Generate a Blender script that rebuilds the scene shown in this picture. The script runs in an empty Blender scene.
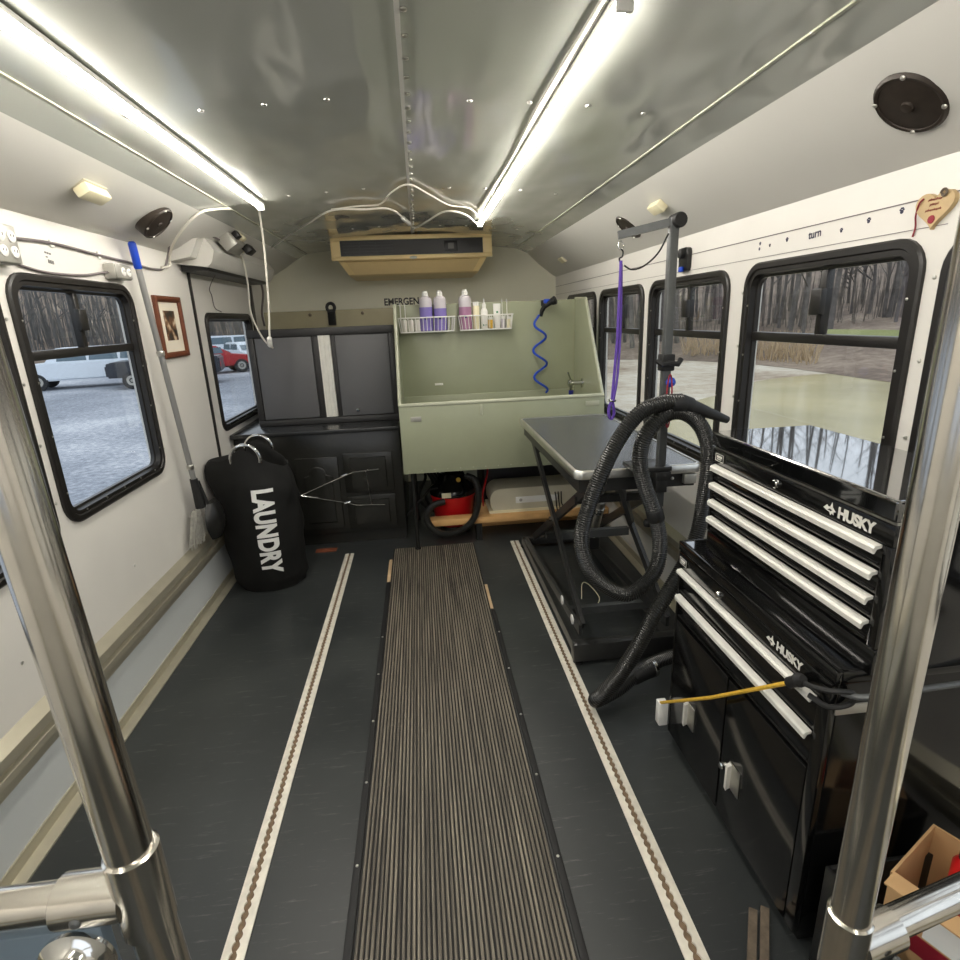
import bpy, bmesh, math, random
from mathutils import Vector, Matrix
random.seed(7)
PI = math.pi
COL = bpy.context.scene.collection
V = Vector

# ------------------------------------------------------------------ materials
def lin(c):
    return tuple(((x/255)/12.92 if x/255 <= .04045 else ((x/255+.055)/1.055)**2.4) for x in c)
def base_mat(name):
    m = bpy.data.materials.new(name); m.use_nodes = True
    nt = m.node_tree; b = nt.nodes['Principled BSDF']
    return m, nt, b
def mat(name, rgb, rough=.5, metal=0., var=.06, scale=8., bump=0., bscale=60., spec=.5, coat=0.):
    """procedural: base colour gently varied by noise, optional bump"""
    m, nt, b = base_mat(name)
    c = lin(rgb)
    tc = nt.nodes.new('ShaderNodeTexCoord')
    n = nt.nodes.new('ShaderNodeTexNoise'); n.inputs['Scale'].default_value = scale; n.inputs['Detail'].default_value = 4
    nt.links.new(tc.outputs['Object'], n.inputs['Vector'])
    r = nt.nodes.new('ShaderNodeValToRGB')
    r.color_ramp.elements[0].position = .3; r.color_ramp.elements[1].position = .7
    r.color_ramp.elements[0].color = tuple(x*(1-var) for x in c)+(1,)
    r.color_ramp.elements[1].color = tuple(min(1, x*(1+var)) for x in c)+(1,)
    nt.links.new(n.outputs['Fac'], r.inputs['Fac']); nt.links.new(r.outputs['Color'], b.inputs['Base Color'])
    b.inputs['Roughness'].default_value = rough; b.inputs['Metallic'].default_value = metal
    b.inputs['Specular IOR Level'].default_value = spec
    b.inputs['Coat Weight'].default_value = coat
    if bump:
        n2 = nt.nodes.new('ShaderNodeTexNoise'); n2.inputs['Scale'].default_value = bscale; n2.inputs['Detail'].default_value = 3
        nt.links.new(tc.outputs['Object'], n2.inputs['Vector'])
        bp = nt.nodes.new('ShaderNodeBump'); bp.inputs['Strength'].default_value = bump; bp.inputs['Distance'].default_value = .01
        nt.links.new(n2.outputs['Fac'], bp.inputs['Height']); nt.links.new(bp.outputs['Normal'], b.inputs['Normal'])
    return m
def emit(name, rgb, s):
    m, nt, b = base_mat(name)
    b.inputs['Base Color'].default_value = (.9, .9, .9, 1)
    b.inputs['Emission Color'].default_value = lin(rgb)+(1,); b.inputs['Emission Strength'].default_value = s
    return m
M = {}
M['wall'] = mat('white_wall_paint', (222, 219, 212), .42, var=.03, scale=3, bump=.04, bscale=30)
M['cove'] = mat('cove_plastic', (205, 203, 196), .45, var=.02, scale=2)
M['backwall'] = mat('back_wall_paint', (240, 238, 216), .4, var=.03, scale=2)
M['black_frame'] = mat('black_window_frame', (26, 24, 22), .35, var=.15, scale=20)
M['alu'] = mat('aluminium', (205, 203, 196), .32, 1., var=.08, scale=25)
M['alu_strip'] = mat('bright_strip', (232, 230, 222), .4, .2, var=.05, scale=25)
M['alu_worn'] = mat('worn_track_aluminium', (228, 222, 208), .5, .2, var=.12, scale=30)
M['track_base'] = mat('dirty_track_slot', (120, 100, 78), .7, .2, var=.3, scale=60)
M['chrome'] = mat('brushed_steel', (214, 210, 202), .17, 1., var=.05, scale=30)
M['chrome2'] = mat('polished_chrome', (215, 215, 212), .12, 1., var=.03)
M['sage'] = mat('sage_green_paint', (156, 160, 134), .3, var=.04, scale=5)
M['sage_light'] = mat('sage_edge', (180, 182, 160), .35, var=.04, scale=5)
M['olive'] = mat('olive_panel', (150, 142, 112), .5, var=.08, scale=6)
M['tan'] = mat('tan_plastic', (242, 216, 158), .4, var=.04, scale=5)
M['tan_dark'] = mat('tan_dark_plastic', (226, 200, 146), .45, var=.04)
M['dark_plastic'] = mat('dark_plastic', (26, 25, 23), .4, var=.1)
M['black_gloss'] = mat('black_gloss_enamel', (13, 13, 13), .13, var=.1, scale=10, spec=.6, bump=.015, bscale=9)
M['lid_gloss'] = mat('mirror_black_lid_enamel', (12, 13, 14), .06, var=.05, scale=10, spec=1., coat=1., bump=.02, bscale=5)
M['lid_gloss'].node_tree.nodes['Principled BSDF'].inputs['Coat IOR'].default_value = 2.0
M['black_satin'] = mat('black_satin_paint', (28, 28, 27), .32, var=.15, scale=12)
M['table_mat'] = mat('grey_black_table_mat', (74, 76, 79), .26, var=.06, scale=30, spec=.9, bump=.05, bscale=250)
M['rail_alu'] = mat('cream_grey_rail', (192, 186, 166), .35, .55, var=.06, scale=12)
M['black_steel'] = mat('black_powder_steel', (46, 46, 45), .34, var=.12, scale=30)
M['grey_steel'] = mat('grey_powder_steel', (84, 86, 86), .38, .2, var=.1, scale=30)
M['grey_door'] = mat('charcoal_door_panel', (98, 98, 100), .5, var=.03, scale=4)
M['charcoal'] = mat('charcoal_cabinet', (48, 47, 47), .45, var=.06)
M['base_cab'] = mat('black_painted_wood', (38, 38, 35), .24, var=.12, scale=9, bump=.05, bscale=40)
M['counter'] = mat('dark_counter', (44, 45, 46), .22, var=.1, scale=20)
M['fabric'] = mat('black_canvas', (24, 24, 23), .75, var=.2, scale=8, bump=.25, bscale=7, spec=.25)
M['white_print'] = mat('white_print', (238, 238, 234), .6, var=.02)
M['cream'] = mat('cream_plastic', (232, 224, 190), .45, var=.03)
M['cream_unit'] = mat('beige_metal', (196, 190, 168), .42, var=.04)
M['speaker'] = mat('brown_speaker_grille', (50, 42, 35), .5, .3, var=.2, scale=40)
M['blue'] = mat('blue_plastic', (24, 70, 190), .35, var=.06)
M['blue_dark'] = mat('dark_blue_plastic', (34, 40, 120), .35, var=.06)
M['hose_grey'] = mat('black_hose_plastic', (36, 36, 34), .28, var=.12, scale=25)
M['red'] = mat('red_plastic', (196, 24, 28), .3, var=.06)
M['red_car'] = mat('red_car_paint', (170, 30, 40), .3, var=.05)
M['wood'] = mat('pine_board', (214, 168, 110), .55, var=.14, scale=6)
M['reveal_wood'] = mat('bare_plywood', (186, 160, 125), .7, var=.15, scale=10)
M['rust_wood'] = mat('reddish_wood', (128, 70, 45), .7, var=.2, scale=10)
M['frame_wood'] = mat('cherry_frame', (104, 56, 32), .4, var=.15, scale=20)
M['paper'] = mat('cream_paper', (226, 218, 200), .7, var=.03)
M['purple'] = mat('purple_nylon', (92, 62, 160), .6, var=.1, scale=50)
M['rubber'] = mat('black_rubber', (24, 24, 24), .6, var=.1)
M['yellow'] = mat('yellow_bungee', (222, 178, 60), .6, var=.15, scale=80)
M['heart_wood'] = mat('carved_light_wood', (190, 164, 120), .5, var=.12, scale=15)
M['maroon'] = mat('maroon_paint', (140, 30, 45), .6, var=.1)
M['panel_blue'] = mat('grey_blue_laminate', (98, 112, 124), .35, var=.08, scale=14)
M['cable_white'] = mat('white_cable', (226, 222, 210), .5, var=.02)
M['cable_grey'] = mat('grey_cable', (112, 104, 104), .5, var=.05)
M['grey_box'] = mat('grey_metal_box', (176, 174, 166), .4, .5, var=.08)
M['grey_pole'] = mat('grey_painted_pole', (150, 150, 148), .35, .4, var=.05)
M['bristle'] = mat('grey_bristles', (160, 158, 150), .7, var=.25, scale=60)
M['purple_soap'] = mat('purple_shampoo', (138, 124, 196), .25, var=.05)
M['pink_soap'] = mat('pink_shampoo', (176, 128, 160), .25, var=.05)
M['clear_plastic'] = mat('milky_plastic', (206, 200, 206), .25, var=.03)
M['white_plastic'] = mat('white_plastic', (236, 235, 230), .35, var=.02)
M['green_print'] = mat('green_print', (70, 140, 96), .5)
M['cloth_white'] = mat('white_cloth', (226, 222, 214), .9, var=.05, bump=.2, bscale=40)
M['cardboard'] = mat('cardboard', (196, 158, 112), .8, var=.06)
M['white_car'] = mat('white_car_paint', (222, 230, 238), .3, var=.03)
M['black_car'] = mat('black_car_paint', (44, 48, 56), .3, var=.05)
M['tyre'] = mat('tyre', (36, 38, 42), .7)
M['car_glass'] = mat('car_glass', (90, 110, 122), .15, var=.05)
M['bark'] = mat('grey_bark', (98, 93, 89), .85, var=.4, scale=3)
M['bark_far'] = mat('far_bark', (104, 103, 102), .9, var=.25, scale=1.5)
M['wall_sheet'] = mat('wall_lower_sheet', (206, 210, 210), .4, var=.02, scale=3)
M['rust'] = mat('rusty_steel', (110, 98, 84), .6, .4, var=.25, scale=40)
M['paw'] = mat('dark_blue_vinyl_sticker', (40, 40, 66), .6)
M['pencil'] = mat('grey_ink', (120, 118, 116), .7)
M['tube_glow'] = emit('tube_glow', (255, 249, 239), 36.)

def glass_mat():
    m, nt, b = base_mat('window_glass'); nt.nodes.remove(b)
    out = nt.nodes['Material Output']
    t = nt.nodes.new('ShaderNodeBsdfTransparent'); t.inputs['Color'].default_value = (.9, .92, .93, 1)
    g = nt.nodes.new('ShaderNodeBsdfGlossy'); g.inputs['Roughness'].default_value = .02
    lw = nt.nodes.new('ShaderNodeLayerWeight'); lw.inputs['Blend'].default_value = .5
    pw = nt.nodes.new('ShaderNodeMath'); pw.operation = 'POWER'; pw.inputs[1].default_value = 5
    f = nt.nodes.new('ShaderNodeMapRange'); f.inputs['To Min'].default_value = .03; f.inputs['To Max'].default_value = .6
    nt.links.new(lw.outputs['Facing'], pw.inputs[0]); nt.links.new(pw.outputs[0], f.inputs['Value'])
    mx = nt.nodes.new('ShaderNodeMixShader')
    nt.links.new(f.outputs[0], mx.inputs[0]); nt.links.new(t.outputs[0], mx.inputs[1]); nt.links.new(g.outputs[0], mx.inputs[2])
    nt.links.new(mx.outputs[0], out.inputs['Surface'])
    return m
M['glass'] = glass_mat()

def ceiling_mat():
    m, nt, b = base_mat('glossy_grey_ceiling_panel')
    b.inputs['Base Color'].default_value = lin((172, 174, 166))+(1,)
    b.inputs['Roughness'].default_value = .12; b.inputs['Specular IOR Level'].default_value = .7
    b.inputs['Coat Weight'].default_value = .45; b.inputs['Coat Roughness'].default_value = .08
    tc = nt.nodes.new('ShaderNodeTexCoord'); mp = nt.nodes.new('ShaderNodeMapping')
    mp.inputs['Scale'].default_value = (2.6, 1.1, 1)
    n = nt.nodes.new('ShaderNodeTexNoise'); n.inputs['Scale'].default_value = 1.6; n.inputs['Detail'].default_value = 1.5
    nt.links.new(tc.outputs['Object'], mp.inputs[0]); nt.links.new(mp.outputs[0], n.inputs['Vector'])
    bp = nt.nodes.new('ShaderNodeBump'); bp.inputs['Strength'].default_value = .42; bp.inputs['Distance'].default_value = .06
    nt.links.new(n.outputs['Fac'], bp.inputs['Height'])
    nt.links.new(bp.outputs['Normal'], b.inputs['Normal']); nt.links.new(bp.outputs['Normal'], b.inputs['Coat Normal'])
    return m
M['ceiling'] = ceiling_mat()

def floor_mat():
    m, nt, b = base_mat('black_vinyl_floor')
    tc = nt.nodes.new('ShaderNodeTexCoord')
    n = nt.nodes.new('ShaderNodeTexNoise'); n.inputs['Scale'].default_value = 1.7; n.inputs['Detail'].default_value = 6
    nt.links.new(tc.outputs['Object'], n.inputs['Vector'])
    r = nt.nodes.new('ShaderNodeValToRGB')
    r.color_ramp.elements[0].position = .3; r.color_ramp.elements[0].color = lin((38, 41, 42))+(1,)
    r.color_ramp.elements[1].position = .75; r.color_ramp.elements[1].color = lin((60, 63, 62))+(1,)
    nt.links.new(n.outputs['Fac'], r.inputs['Fac'])
    # fine scuffs: stretched noise thresholded
    mp = nt.nodes.new('ShaderNodeMapping'); mp.inputs['Scale'].default_value = (3, 26, 1); mp.inputs['Rotation'].default_value = (0, 0, .5)
    n2 = nt.nodes.new('ShaderNodeTexNoise'); n2.inputs['Scale'].default_value = 2.2; n2.inputs['Detail'].default_value = 8; n2.inputs['Roughness'].default_value = .75
    nt.links.new(tc.outputs['Object'], mp.inputs[0]); nt.links.new(mp.outputs[0], n2.inputs['Vector'])
    r2 = nt.nodes.new('ShaderNodeValToRGB'); r2.color_ramp.elements[0].position = .57; r2.color_ramp.elements[1].position = .76
    r2.color_ramp.elements[0].color = (0, 0, 0, 1); r2.color_ramp.elements[1].color = (.55, .55, .55, 1)
    nt.links.new(n2.outputs['Fac'], r2.inputs['Fac'])
    mx = nt.nodes.new('ShaderNodeMix'); mx.data_type = 'RGBA'
    nt.links.new(r2.outputs['Color'], mx.inputs['Factor']); nt.links.new(r.outputs['Color'], mx.inputs['A'])
    mx.inputs['B'].default_value = lin((128, 128, 122))+(1,)
    nt.links.new(mx.outputs['Result'], b.inputs['Base Color'])
    r3 = nt.nodes.new('ShaderNodeMapRange'); r3.inputs['To Min'].default_value = .26; r3.inputs['To Max'].default_value = .5
    nt.links.new(n.outputs['Fac'], r3.inputs['Value']); nt.links.new(r3.outputs[0], b.inputs['Roughness'])
    return m
M['floor'] = floor_mat()

def mat_ribbed():
    m, nt, b = base_mat('worn_ribbed_rubber')
    tc = nt.nodes.new('ShaderNodeTexCoord'); mp = nt.nodes.new('ShaderNodeMapping'); mp.inputs['Scale'].default_value = (70, 1.2, 1)
    n = nt.nodes.new('ShaderNodeTexNoise'); n.inputs['Scale'].default_value = 1.5; n.inputs['Detail'].default_value = 6; n.inputs['Roughness'].default_value = .65
    nt.links.new(tc.outputs['Object'], mp.inputs[0]); nt.links.new(mp.outputs[0], n.inputs['Vector'])
    r = nt.nodes.new('ShaderNodeValToRGB')
    r.color_ramp.elements[0].position = .33; r.color_ramp.elements[0].color = lin((54, 49, 44))+(1,)
    r.color_ramp.elements[1].position = .7; r.color_ramp.elements[1].color = lin((150, 141, 124))+(1,)
    nt.links.new(n.outputs['Fac'], r.inputs['Fac'])
    nt.links.new(r.outputs['Color'], b.inputs['Base Color']); b.inputs['Roughness'].default_value = .55
    return m
M['ribbed'] = mat_ribbed()
M['rib_groove'] = mat('rubber_groove', (24, 23, 22), .7, var=.15, scale=20)

def ground_mat(name, cols, scale, spec=.3, rough=.85, detail=8, bump=.4):
    m, nt, b = base_mat(name)
    tc = nt.nodes.new('ShaderNodeTexCoord')
    n = nt.nodes.new('ShaderNodeTexNoise'); n.inputs['Scale'].default_value = scale; n.inputs['Detail'].default_value = detail; n.inputs['Roughness'].default_value = .7
    n2 = nt.nodes.new('ShaderNodeTexNoise'); n2.inputs['Scale'].default_value = .22; n2.inputs['Detail'].default_value = 3
    for k in (n, n2): nt.links.new(tc.outputs['Object'], k.inputs['Vector'])
    a = nt.nodes.new('ShaderNodeMath'); a.operation = 'ADD'
    h = nt.nodes.new('ShaderNodeMath'); h.operation = 'MULTIPLY'; h.inputs[1].default_value = .5
    nt.links.new(n.outputs['Fac'], a.inputs[0]); nt.links.new(n2.outputs['Fac'], a.inputs[1]); nt.links.new(a.outputs[0], h.inputs[0])
    r = nt.nodes.new('ShaderNodeValToRGB'); cr = r.color_ramp
    cr.elements[0].position = .35; cr.elements[0].color = lin(cols[0])+(1,)
    cr.elements[1].position = .65; cr.elements[1].color = lin(cols[-1])+(1,)
    for i, c in enumerate(cols[1:-1]):
        e = cr.elements.new(.35+.3*(i+1)/(len(cols)-1)); e.color = lin(c)+(1,)
    nt.links.new(h.outputs[0], r.inputs['Fac']); nt.links.new(r.outputs['Color'], b.inputs['Base Color'])
    b.inputs['Roughness'].default_value = rough; b.inputs['Specular IOR Level'].default_value = spec
    bp = nt.nodes.new('ShaderNodeBump'); bp.inputs['Strength'].default_value = bump; bp.inputs['Distance'].default_value = .03
    nt.links.new(n.outputs['Fac'], bp.inputs['Height']); nt.links.new(bp.outputs['Normal'], b.inputs['Normal'])
    return m
M['gravel'] = ground_mat('blue_grey_gravel', [(96, 101, 110), (150, 155, 164), (208, 210, 214)], 9)
M['mud'] = ground_mat('pale_mud', [(138, 118, 98), (184, 172, 152), (210, 202, 186)], 2.2)
M['leaf'] = ground_mat('leaf_litter', [(84, 72, 62), (120, 104, 90), (158, 142, 124)], 2.5)
M['grass'] = ground_mat('wet_grass', [(110, 116, 66), (138, 142, 88), (156, 156, 106)], 9)
M['puddle'] = mat('muddy_puddle_water', (180, 168, 124), .22, var=.16, scale=.35, bump=.02, bscale=3, spec=.5)
M['reed'] = mat('dry_reed', (180, 158, 126), .8, var=.2, scale=2)
M['twigs'] = mat('thicket_twigs', (112, 104, 96), .9, var=.3, scale=.8)

def art_mat():
    m, nt, b = base_mat('dark_portrait_print')
    tc = nt.nodes.new('ShaderNodeTexCoord'); n = nt.nodes.new('ShaderNodeTexNoise'); n.inputs['Scale'].default_value = 22; n.inputs['Detail'].default_value = 2
    nt.links.new(tc.outputs['Object'], n.inputs['Vector'])
    r = nt.nodes.new('ShaderNodeValToRGB'); cr = r.color_ramp
    cr.elements[0].position = .38; cr.elements[0].color = lin((46, 42, 36))+(1,)
    cr.elements[1].position = .68; cr.elements[1].color = lin((206, 188, 160))+(1,)
    e = cr.elements.new(.55); e.color = lin((120, 84, 58))+(1,)
    nt.links.new(n.outputs['Fac'], r.inputs['Fac']); nt.links.new(r.outputs['Color'], b.inputs['Base Color']); b.inputs['Roughness'].default_value = .3
    return m
M['art'] = art_mat()

# ------------------------------------------------------------------ mesh helpers
class MB:
    def __init__(s): s.bm = bmesh.new()
    def _xf(s, verts, mx):
        if mx is not None: bmesh.ops.transform(s.bm, matrix=mx, verts=verts)
    def box(s, x0, x1, y0, y1, z0, z1, bev=0, mx=None, seg=2):
        r = bmesh.ops.create_cube(s.bm, size=1)['verts']
        bmesh.ops.transform(s.bm, matrix=Matrix.Translation(((x0+x1)/2, (y0+y1)/2, (z0+z1)/2)) @ Matrix.Diagonal((abs(x1-x0), abs(y1-y0), abs(z1-z0), 1)), verts=r)
        s._xf(r, mx)
        if bev:
            es = {e for v in r for e in v.link_edges}
            bmesh.ops.bevel(s.bm, geom=list(es), offset=bev, segments=seg, affect='EDGES', profile=.5)
        return s
    def rings(s, rings, closed=True, cap0=True, cap1=True, loop=False):
        vs = [[s.bm.verts.new(p) for p in r] for r in rings]
        n = len(vs[0]); m = len(vs)
        for i in range(m if loop else m-1):
            a, b = vs[i], vs[(i+1) % m]
            for j in range(n if closed else n-1):
                k = (j+1) % n
                try: s.bm.faces.new((a[j], a[k], b[k], b[j]))
                except ValueError: pass
        if not loop:
            if cap0 and closed: s.bm.faces.new(vs[0][::-1])
            if cap1 and closed: s.bm.faces.new(vs[-1])
        return s
    def cyl(s, a, b, r, r2=None, n=16):
        a, b = V(a), V(b); r2 = r if r2 is None else r2
        d = (b-a).normalized(); u = d.orthogonal().normalized(); w = d.cross(u)
        R = []
        for c, q in ((a, r), (b, r2)): R.append([c+u*q*math.cos(2*PI*k/n)+w*q*math.sin(2*PI*k/n) for k in range(n)])
        return s.rings(R)
    def tube(s, pts, r, n=8, rf=None, cap=True, loop=False):
        pts = [V(p) for p in pts]; m = len(pts); R = []
        d0 = (pts[1]-pts[0]).normalized(); u = d0.orthogonal().normalized()
        for i, p in enumerate(pts):
            if loop: d = pts[(i+1) % m]-pts[i-1]
            else: d = pts[min(i+1, m-1)]-pts[max(i-1, 0)]
            if d.length < 1e-9: d = d0
            d.normalize(); u = (u-d*u.dot(d))
            if u.length < 1e-6: u = d.orthogonal()
            u.normalize(); w = d.cross(u); q = rf(i) if rf else r
            R.append([p+u*q*math.cos(2*PI*k/n)+w*q*math.sin(2*PI*k/n) for k in range(n)])
        return s.rings(R, cap0=cap, cap1=cap, loop=loop)
    def bar(s, a, b, w, h, up=(0, 0, 1), bev=0):
        """rectangular bar from a to b, w across, h along up"""
        a, b = V(a), V(b); d = (b-a).normalized(); upv = V(up)
        side = d.cross(upv)
        if side.length < 1e-5: side = d.orthogonal()
        side.normalize(); upv = side.cross(d).normalized()
        R = [[c+side*sx*w/2+upv*sz*h/2 for sx, sz in ((-1, -1), (1, -1), (1, 1), (-1, 1))] for c in (a, b)]
        return s.rings(R)
    def prism(s, poly, axis, a, b):
        """poly: 2-D points on the other two axes (in x,y,z order), extruded on axis from a to b"""
        def P(p, t):
            return {'x': (t, p[0], p[1]), 'y': (p[0], t, p[1]), 'z': (p[0], p[1], t)}[axis]
        return s.rings([[P(p, a) for p in poly], [P(p, b) for p in poly]])
    def lathe(s, c, prof, axis=(0, 0, 1), n=20):
        """prof: (r, t) along axis from c"""
        c = V(c); d = V(axis).normalized(); u = d.orthogonal().normalized(); w = d.cross(u)
        return s.rings([[c+d*t+u*r*math.cos(2*PI*k/n)+w*r*math.sin(2*PI*k/n) for k in range(n)] for r, t in prof])
    def add_mesh(s, me, mx):
        tmp = bmesh.new(); tmp.from_mesh(me); bmesh.ops.transform(tmp, matrix=mx, verts=tmp.verts)
        me2 = bpy.data.meshes.new('tmp'); tmp.to_mesh(me2); tmp.free(); s.bm.from_mesh(me2); bpy.data.meshes.remove(me2)
        return s
    def build(s, name, m, parent=None, smooth=35, label=None, kind=None):
        off = V(parent['_o']) if parent is not None else V((0, 0, 0))
        bmesh.ops.recalc_face_normals(s.bm, faces=s.bm.faces)
        if off.length: bmesh.ops.translate(s.bm, vec=-off, verts=s.bm.verts)
        me = bpy.data.meshes.new(name); s.bm.to_mesh(me); s.bm.free()
        me.materials.append(m)
        if smooth:
            me.shade_smooth(); me.set_sharp_from_angle(angle=math.radians(smooth))
        o = bpy.data.objects.new(name, me); COL.objects.link(o)
        if parent is not None: o.parent = parent
        o['_o'] = tuple(off)
        if label: o['label'] = label
        if kind: o['kind'] = kind
        return o
def tag(o, label, cat, group=None, kind=None):
    o['label'] = label; o['category'] = cat
    if group: o['group'] = group
    if kind: o['kind'] = kind
    return o
def thing(name, label, cat, loc, group=None, kind=None):
    o = bpy.data.objects.new(name, None); COL.objects.link(o); o.location = loc; o['_o'] = tuple(loc); o.empty_display_size = .05
    if label: o['label'] = label; o['category'] = cat
    if group: o['group'] = group
    if kind: o['kind'] = kind
    return o
def structure(o): o['kind'] = 'structure'; return o
def dup(root, loc, label=None, rz=None):
    r = root.copy(); COL.objects.link(r); r.location = loc
    if rz is not None: r.rotation_euler = (0, 0, rz)
    if label: r['label'] = label
    for ch in root.children:
        c = ch.copy(); COL.objects.link(c); c.parent = r
        for g in ch.children:
            d = g.copy(); COL.objects.link(d); d.parent = c
    return r
def smoothpath(pts, k=8):
    P = [V(p) for p in pts]; P = [P[0]*2-P[1]]+P+[P[-1]*2-P[-2]]; out = []
    for i in range(1, len(P)-2):
        a, b, c, d = P[i-1:i+3]
        for j in range(k):
            t = j/k
            out.append(.5*((2*b)+(-a+c)*t+(2*a-5*b+4*c-d)*t*t+(-a+3*b-3*c+d)*t**3))
    out.append(P[-2]); return out
def resample(pts, step):
    out = [pts[0]]; acc = 0
    for a, b in zip(pts, pts[1:]):
        L = (b-a).length
        if L < 1e-9: continue
        t = step-acc
        while t <= L: out.append(a+(b-a)*(t/L)); t += step
        acc = L-(t-step)
    return out
def text_mesh(s, size=1., bold=0., extrude=0., spacing=1.):
    cu = bpy.data.curves.new('txt', 'FONT'); cu.body = s; cu.size = size; cu.offset = bold; cu.extrude = extrude; cu.space_character = spacing
    o = bpy.data.objects.new('txt', cu); COL.objects.link(o)
    dg = bpy.context.evaluated_depsgraph_get(); me = bpy.data.meshes.new_from_object(o.evaluated_get(dg))
    bpy.data.objects.remove(o); bpy.data.curves.remove(cu)
    return me
def frame_mx(origin, right, up, sx=1, sy=1):
    r, u = V(right).normalized(), V(up).normalized(); n = r.cross(u)
    m = Matrix((r*sx, u*sy, n)).transposed().to_4x4(); m.translation = V(origin); return m
def rrect(y0, y1, z0, z1, r, n=6):
    out = []
    for cy, cz, a0 in ((y1-r, z1-r, 0), (y0+r, z1-r, PI/2), (y0+r, z0+r, PI), (y1-r, z0+r, 1.5*PI)):
        for k in range(n+1):
            a = a0+PI/2*k/n; out.append((cy+r*math.cos(a), cz+r*math.sin(a)))
    return out
def catm(n): return n

# ------------------------------------------------------------------ dimensions
XL, XR, YB, YF = -1.26, 1.26, 5.2, -1.5
ZL, ZR = 1.881, 1.822          # bottom of the coves
LW = [(.34, 1.08, .80, 1.69), (1.13, 1.905, .80, 1.69), (1.952, 2.742, .848, 1.695), (3.585, 4.53, .865, 1.59)]
RW = [(-.32, .44, .83, 1.645), (.50, 1.288, .83, 1.648), (1.338, 2.125, .82, 1.652), (2.235, 3.04, .82, 1.648), (3.12, 3.90, .83, 1.645), (3.98, 4.77, .83, 1.645)]

# ------------------------------------------------------------------ room shell
def side_wall(name, x, wins, ztop, s):
    b = MB(); x0, x1 = sorted((x, x+s*.05)); y = YF; q = .028
    for (a, c, z0, z1) in wins:
        b.box(x0, x1, y, a+q, 0, ztop)
        b.box(x0, x1, a+q, c-q, 0, z0+q); b.box(x0, x1, a+q, c-q, z1-q, ztop)
        y = c-q
    b.box(x0, x1, y, YB+.05, 0, ztop)
    return structure(b.build(name, M['wall'], smooth=0))
side_wall('wall_left', XL, LW, ZL, -1)
side_wall('wall_right', XR, RW, ZR, 1)
structure(MB().box(XL-.05, XR+.05, YF, YB+.05, -.05, 0).build('floor', M['floor'], smooth=0))
prof_back = [(XL, 0), (XR, 0), (XR, ZR+.02), (1.11, 1.95), (1.0, 2.06), (.6, 2.13), (0, 2.16), (-.6, 2.13), (-.985, 2.06), (-1.09, 1.985), (XL, ZL+.02)]
structure(MB().prism(prof_back, 'y', YB, YB+.05).build('wall_back', M['backwall'], smooth=0))
# ceiling: shallow arch, edges meet the coves
arch = [(-.985, 2.03), (-.9, 2.073), (-.6, 2.102), (-.3, 2.122), (0, 2.13), (.3, 2.122), (.6, 2.102), (.9, 2.070), (1.0, 2.03)]
structure(MB().rings([[(x, YF, z) for x, z in arch]+[(x, YF, z+.04) for x, z in arch[::-1]], [(x, YB, z) for x, z in arch]+[(x, YB, z+.04) for x, z in arch[::-1]]]).build('ceiling', M['ceiling'], smooth=20))
def cove(name, pts):
    o = [(x*1.0+(.05 if x > 0 else -.05), z+.02) for x, z in pts[::-1]]
    structure(MB().rings([[(x, YF, z) for x, z in pts+o], [(x, YB, z) for x, z in pts+o]]).build(name, M['cove'], smooth=50))
cove('trim_1', [(XL, ZL), (-1.20, 1.905), (-1.09, 1.965), (-.985, 2.03)])
cove('trim_2', [(XR, ZR), (1.215, 1.85), (1.11, 1.93), (1.0, 2.03)])
# front of the bus behind the camera: low bulkhead with an open windscreen band
b = MB(); b.box(XL, XR, YF-.05, YF, 0, .95); b.box(XL, XR, YF-.05, YF, 1.75, 2.2)
for x0, x1 in ((XL, -1.12), (-.06, .06), (1.12, XR)): b.box(x0, x1, YF-.05, YF, .95, 1.75)
structure(b.build('wall_front', M['cove'], smooth=0))
# ceiling seam trims
def strip(name, x, z, w, h, m, y0=YF, y1=YB):
    return structure(MB().box(x-w/2, x+w/2, y0, y1, z-h, z).build(name, m))
strip('trim_3', -.9, 2.075, .010, .006, M['sage_light'])
strip('trim_4', .9, 2.072, .010, .006, M['sage_light'])
strip('trim_5', 0, 2.131, .012, .005, M['cove'])
def zc(x):
    for (a, za), (c, zb) in zip(arch, arch[1:]):
        if a <= x <= c: return za+(zb-za)*(x-a)/(c-a)
b = MB()
y = .3
while y < YB:
    b.lathe((-.9, y*1.0, 2.071), [(.006, 0), (.006, -.002), (.003, -.003)], n=8)
    b.lathe((.9, y*1.0, 2.068), [(.006, 0), (.006, -.002), (.003, -.003)], n=8)
    y += .21
for k in range(40): b.lathe((.014, .6+k*.115, 2.1285), [(.008, 0), (.008, -.003), (.003, -.005)], n=8)
for yy in (1.9, 3.05, 4.2):
    for xx in (-.78, -.58, -.4, -.22, .2, .38, .56, .74):
        b.lathe((xx, yy+.01*math.sin(9*xx), zc(xx)), [(.009, 0), (.008, -.003), (.003, -.005)], n=8)
structure(b.build('trim_6', M['alu']))
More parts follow.
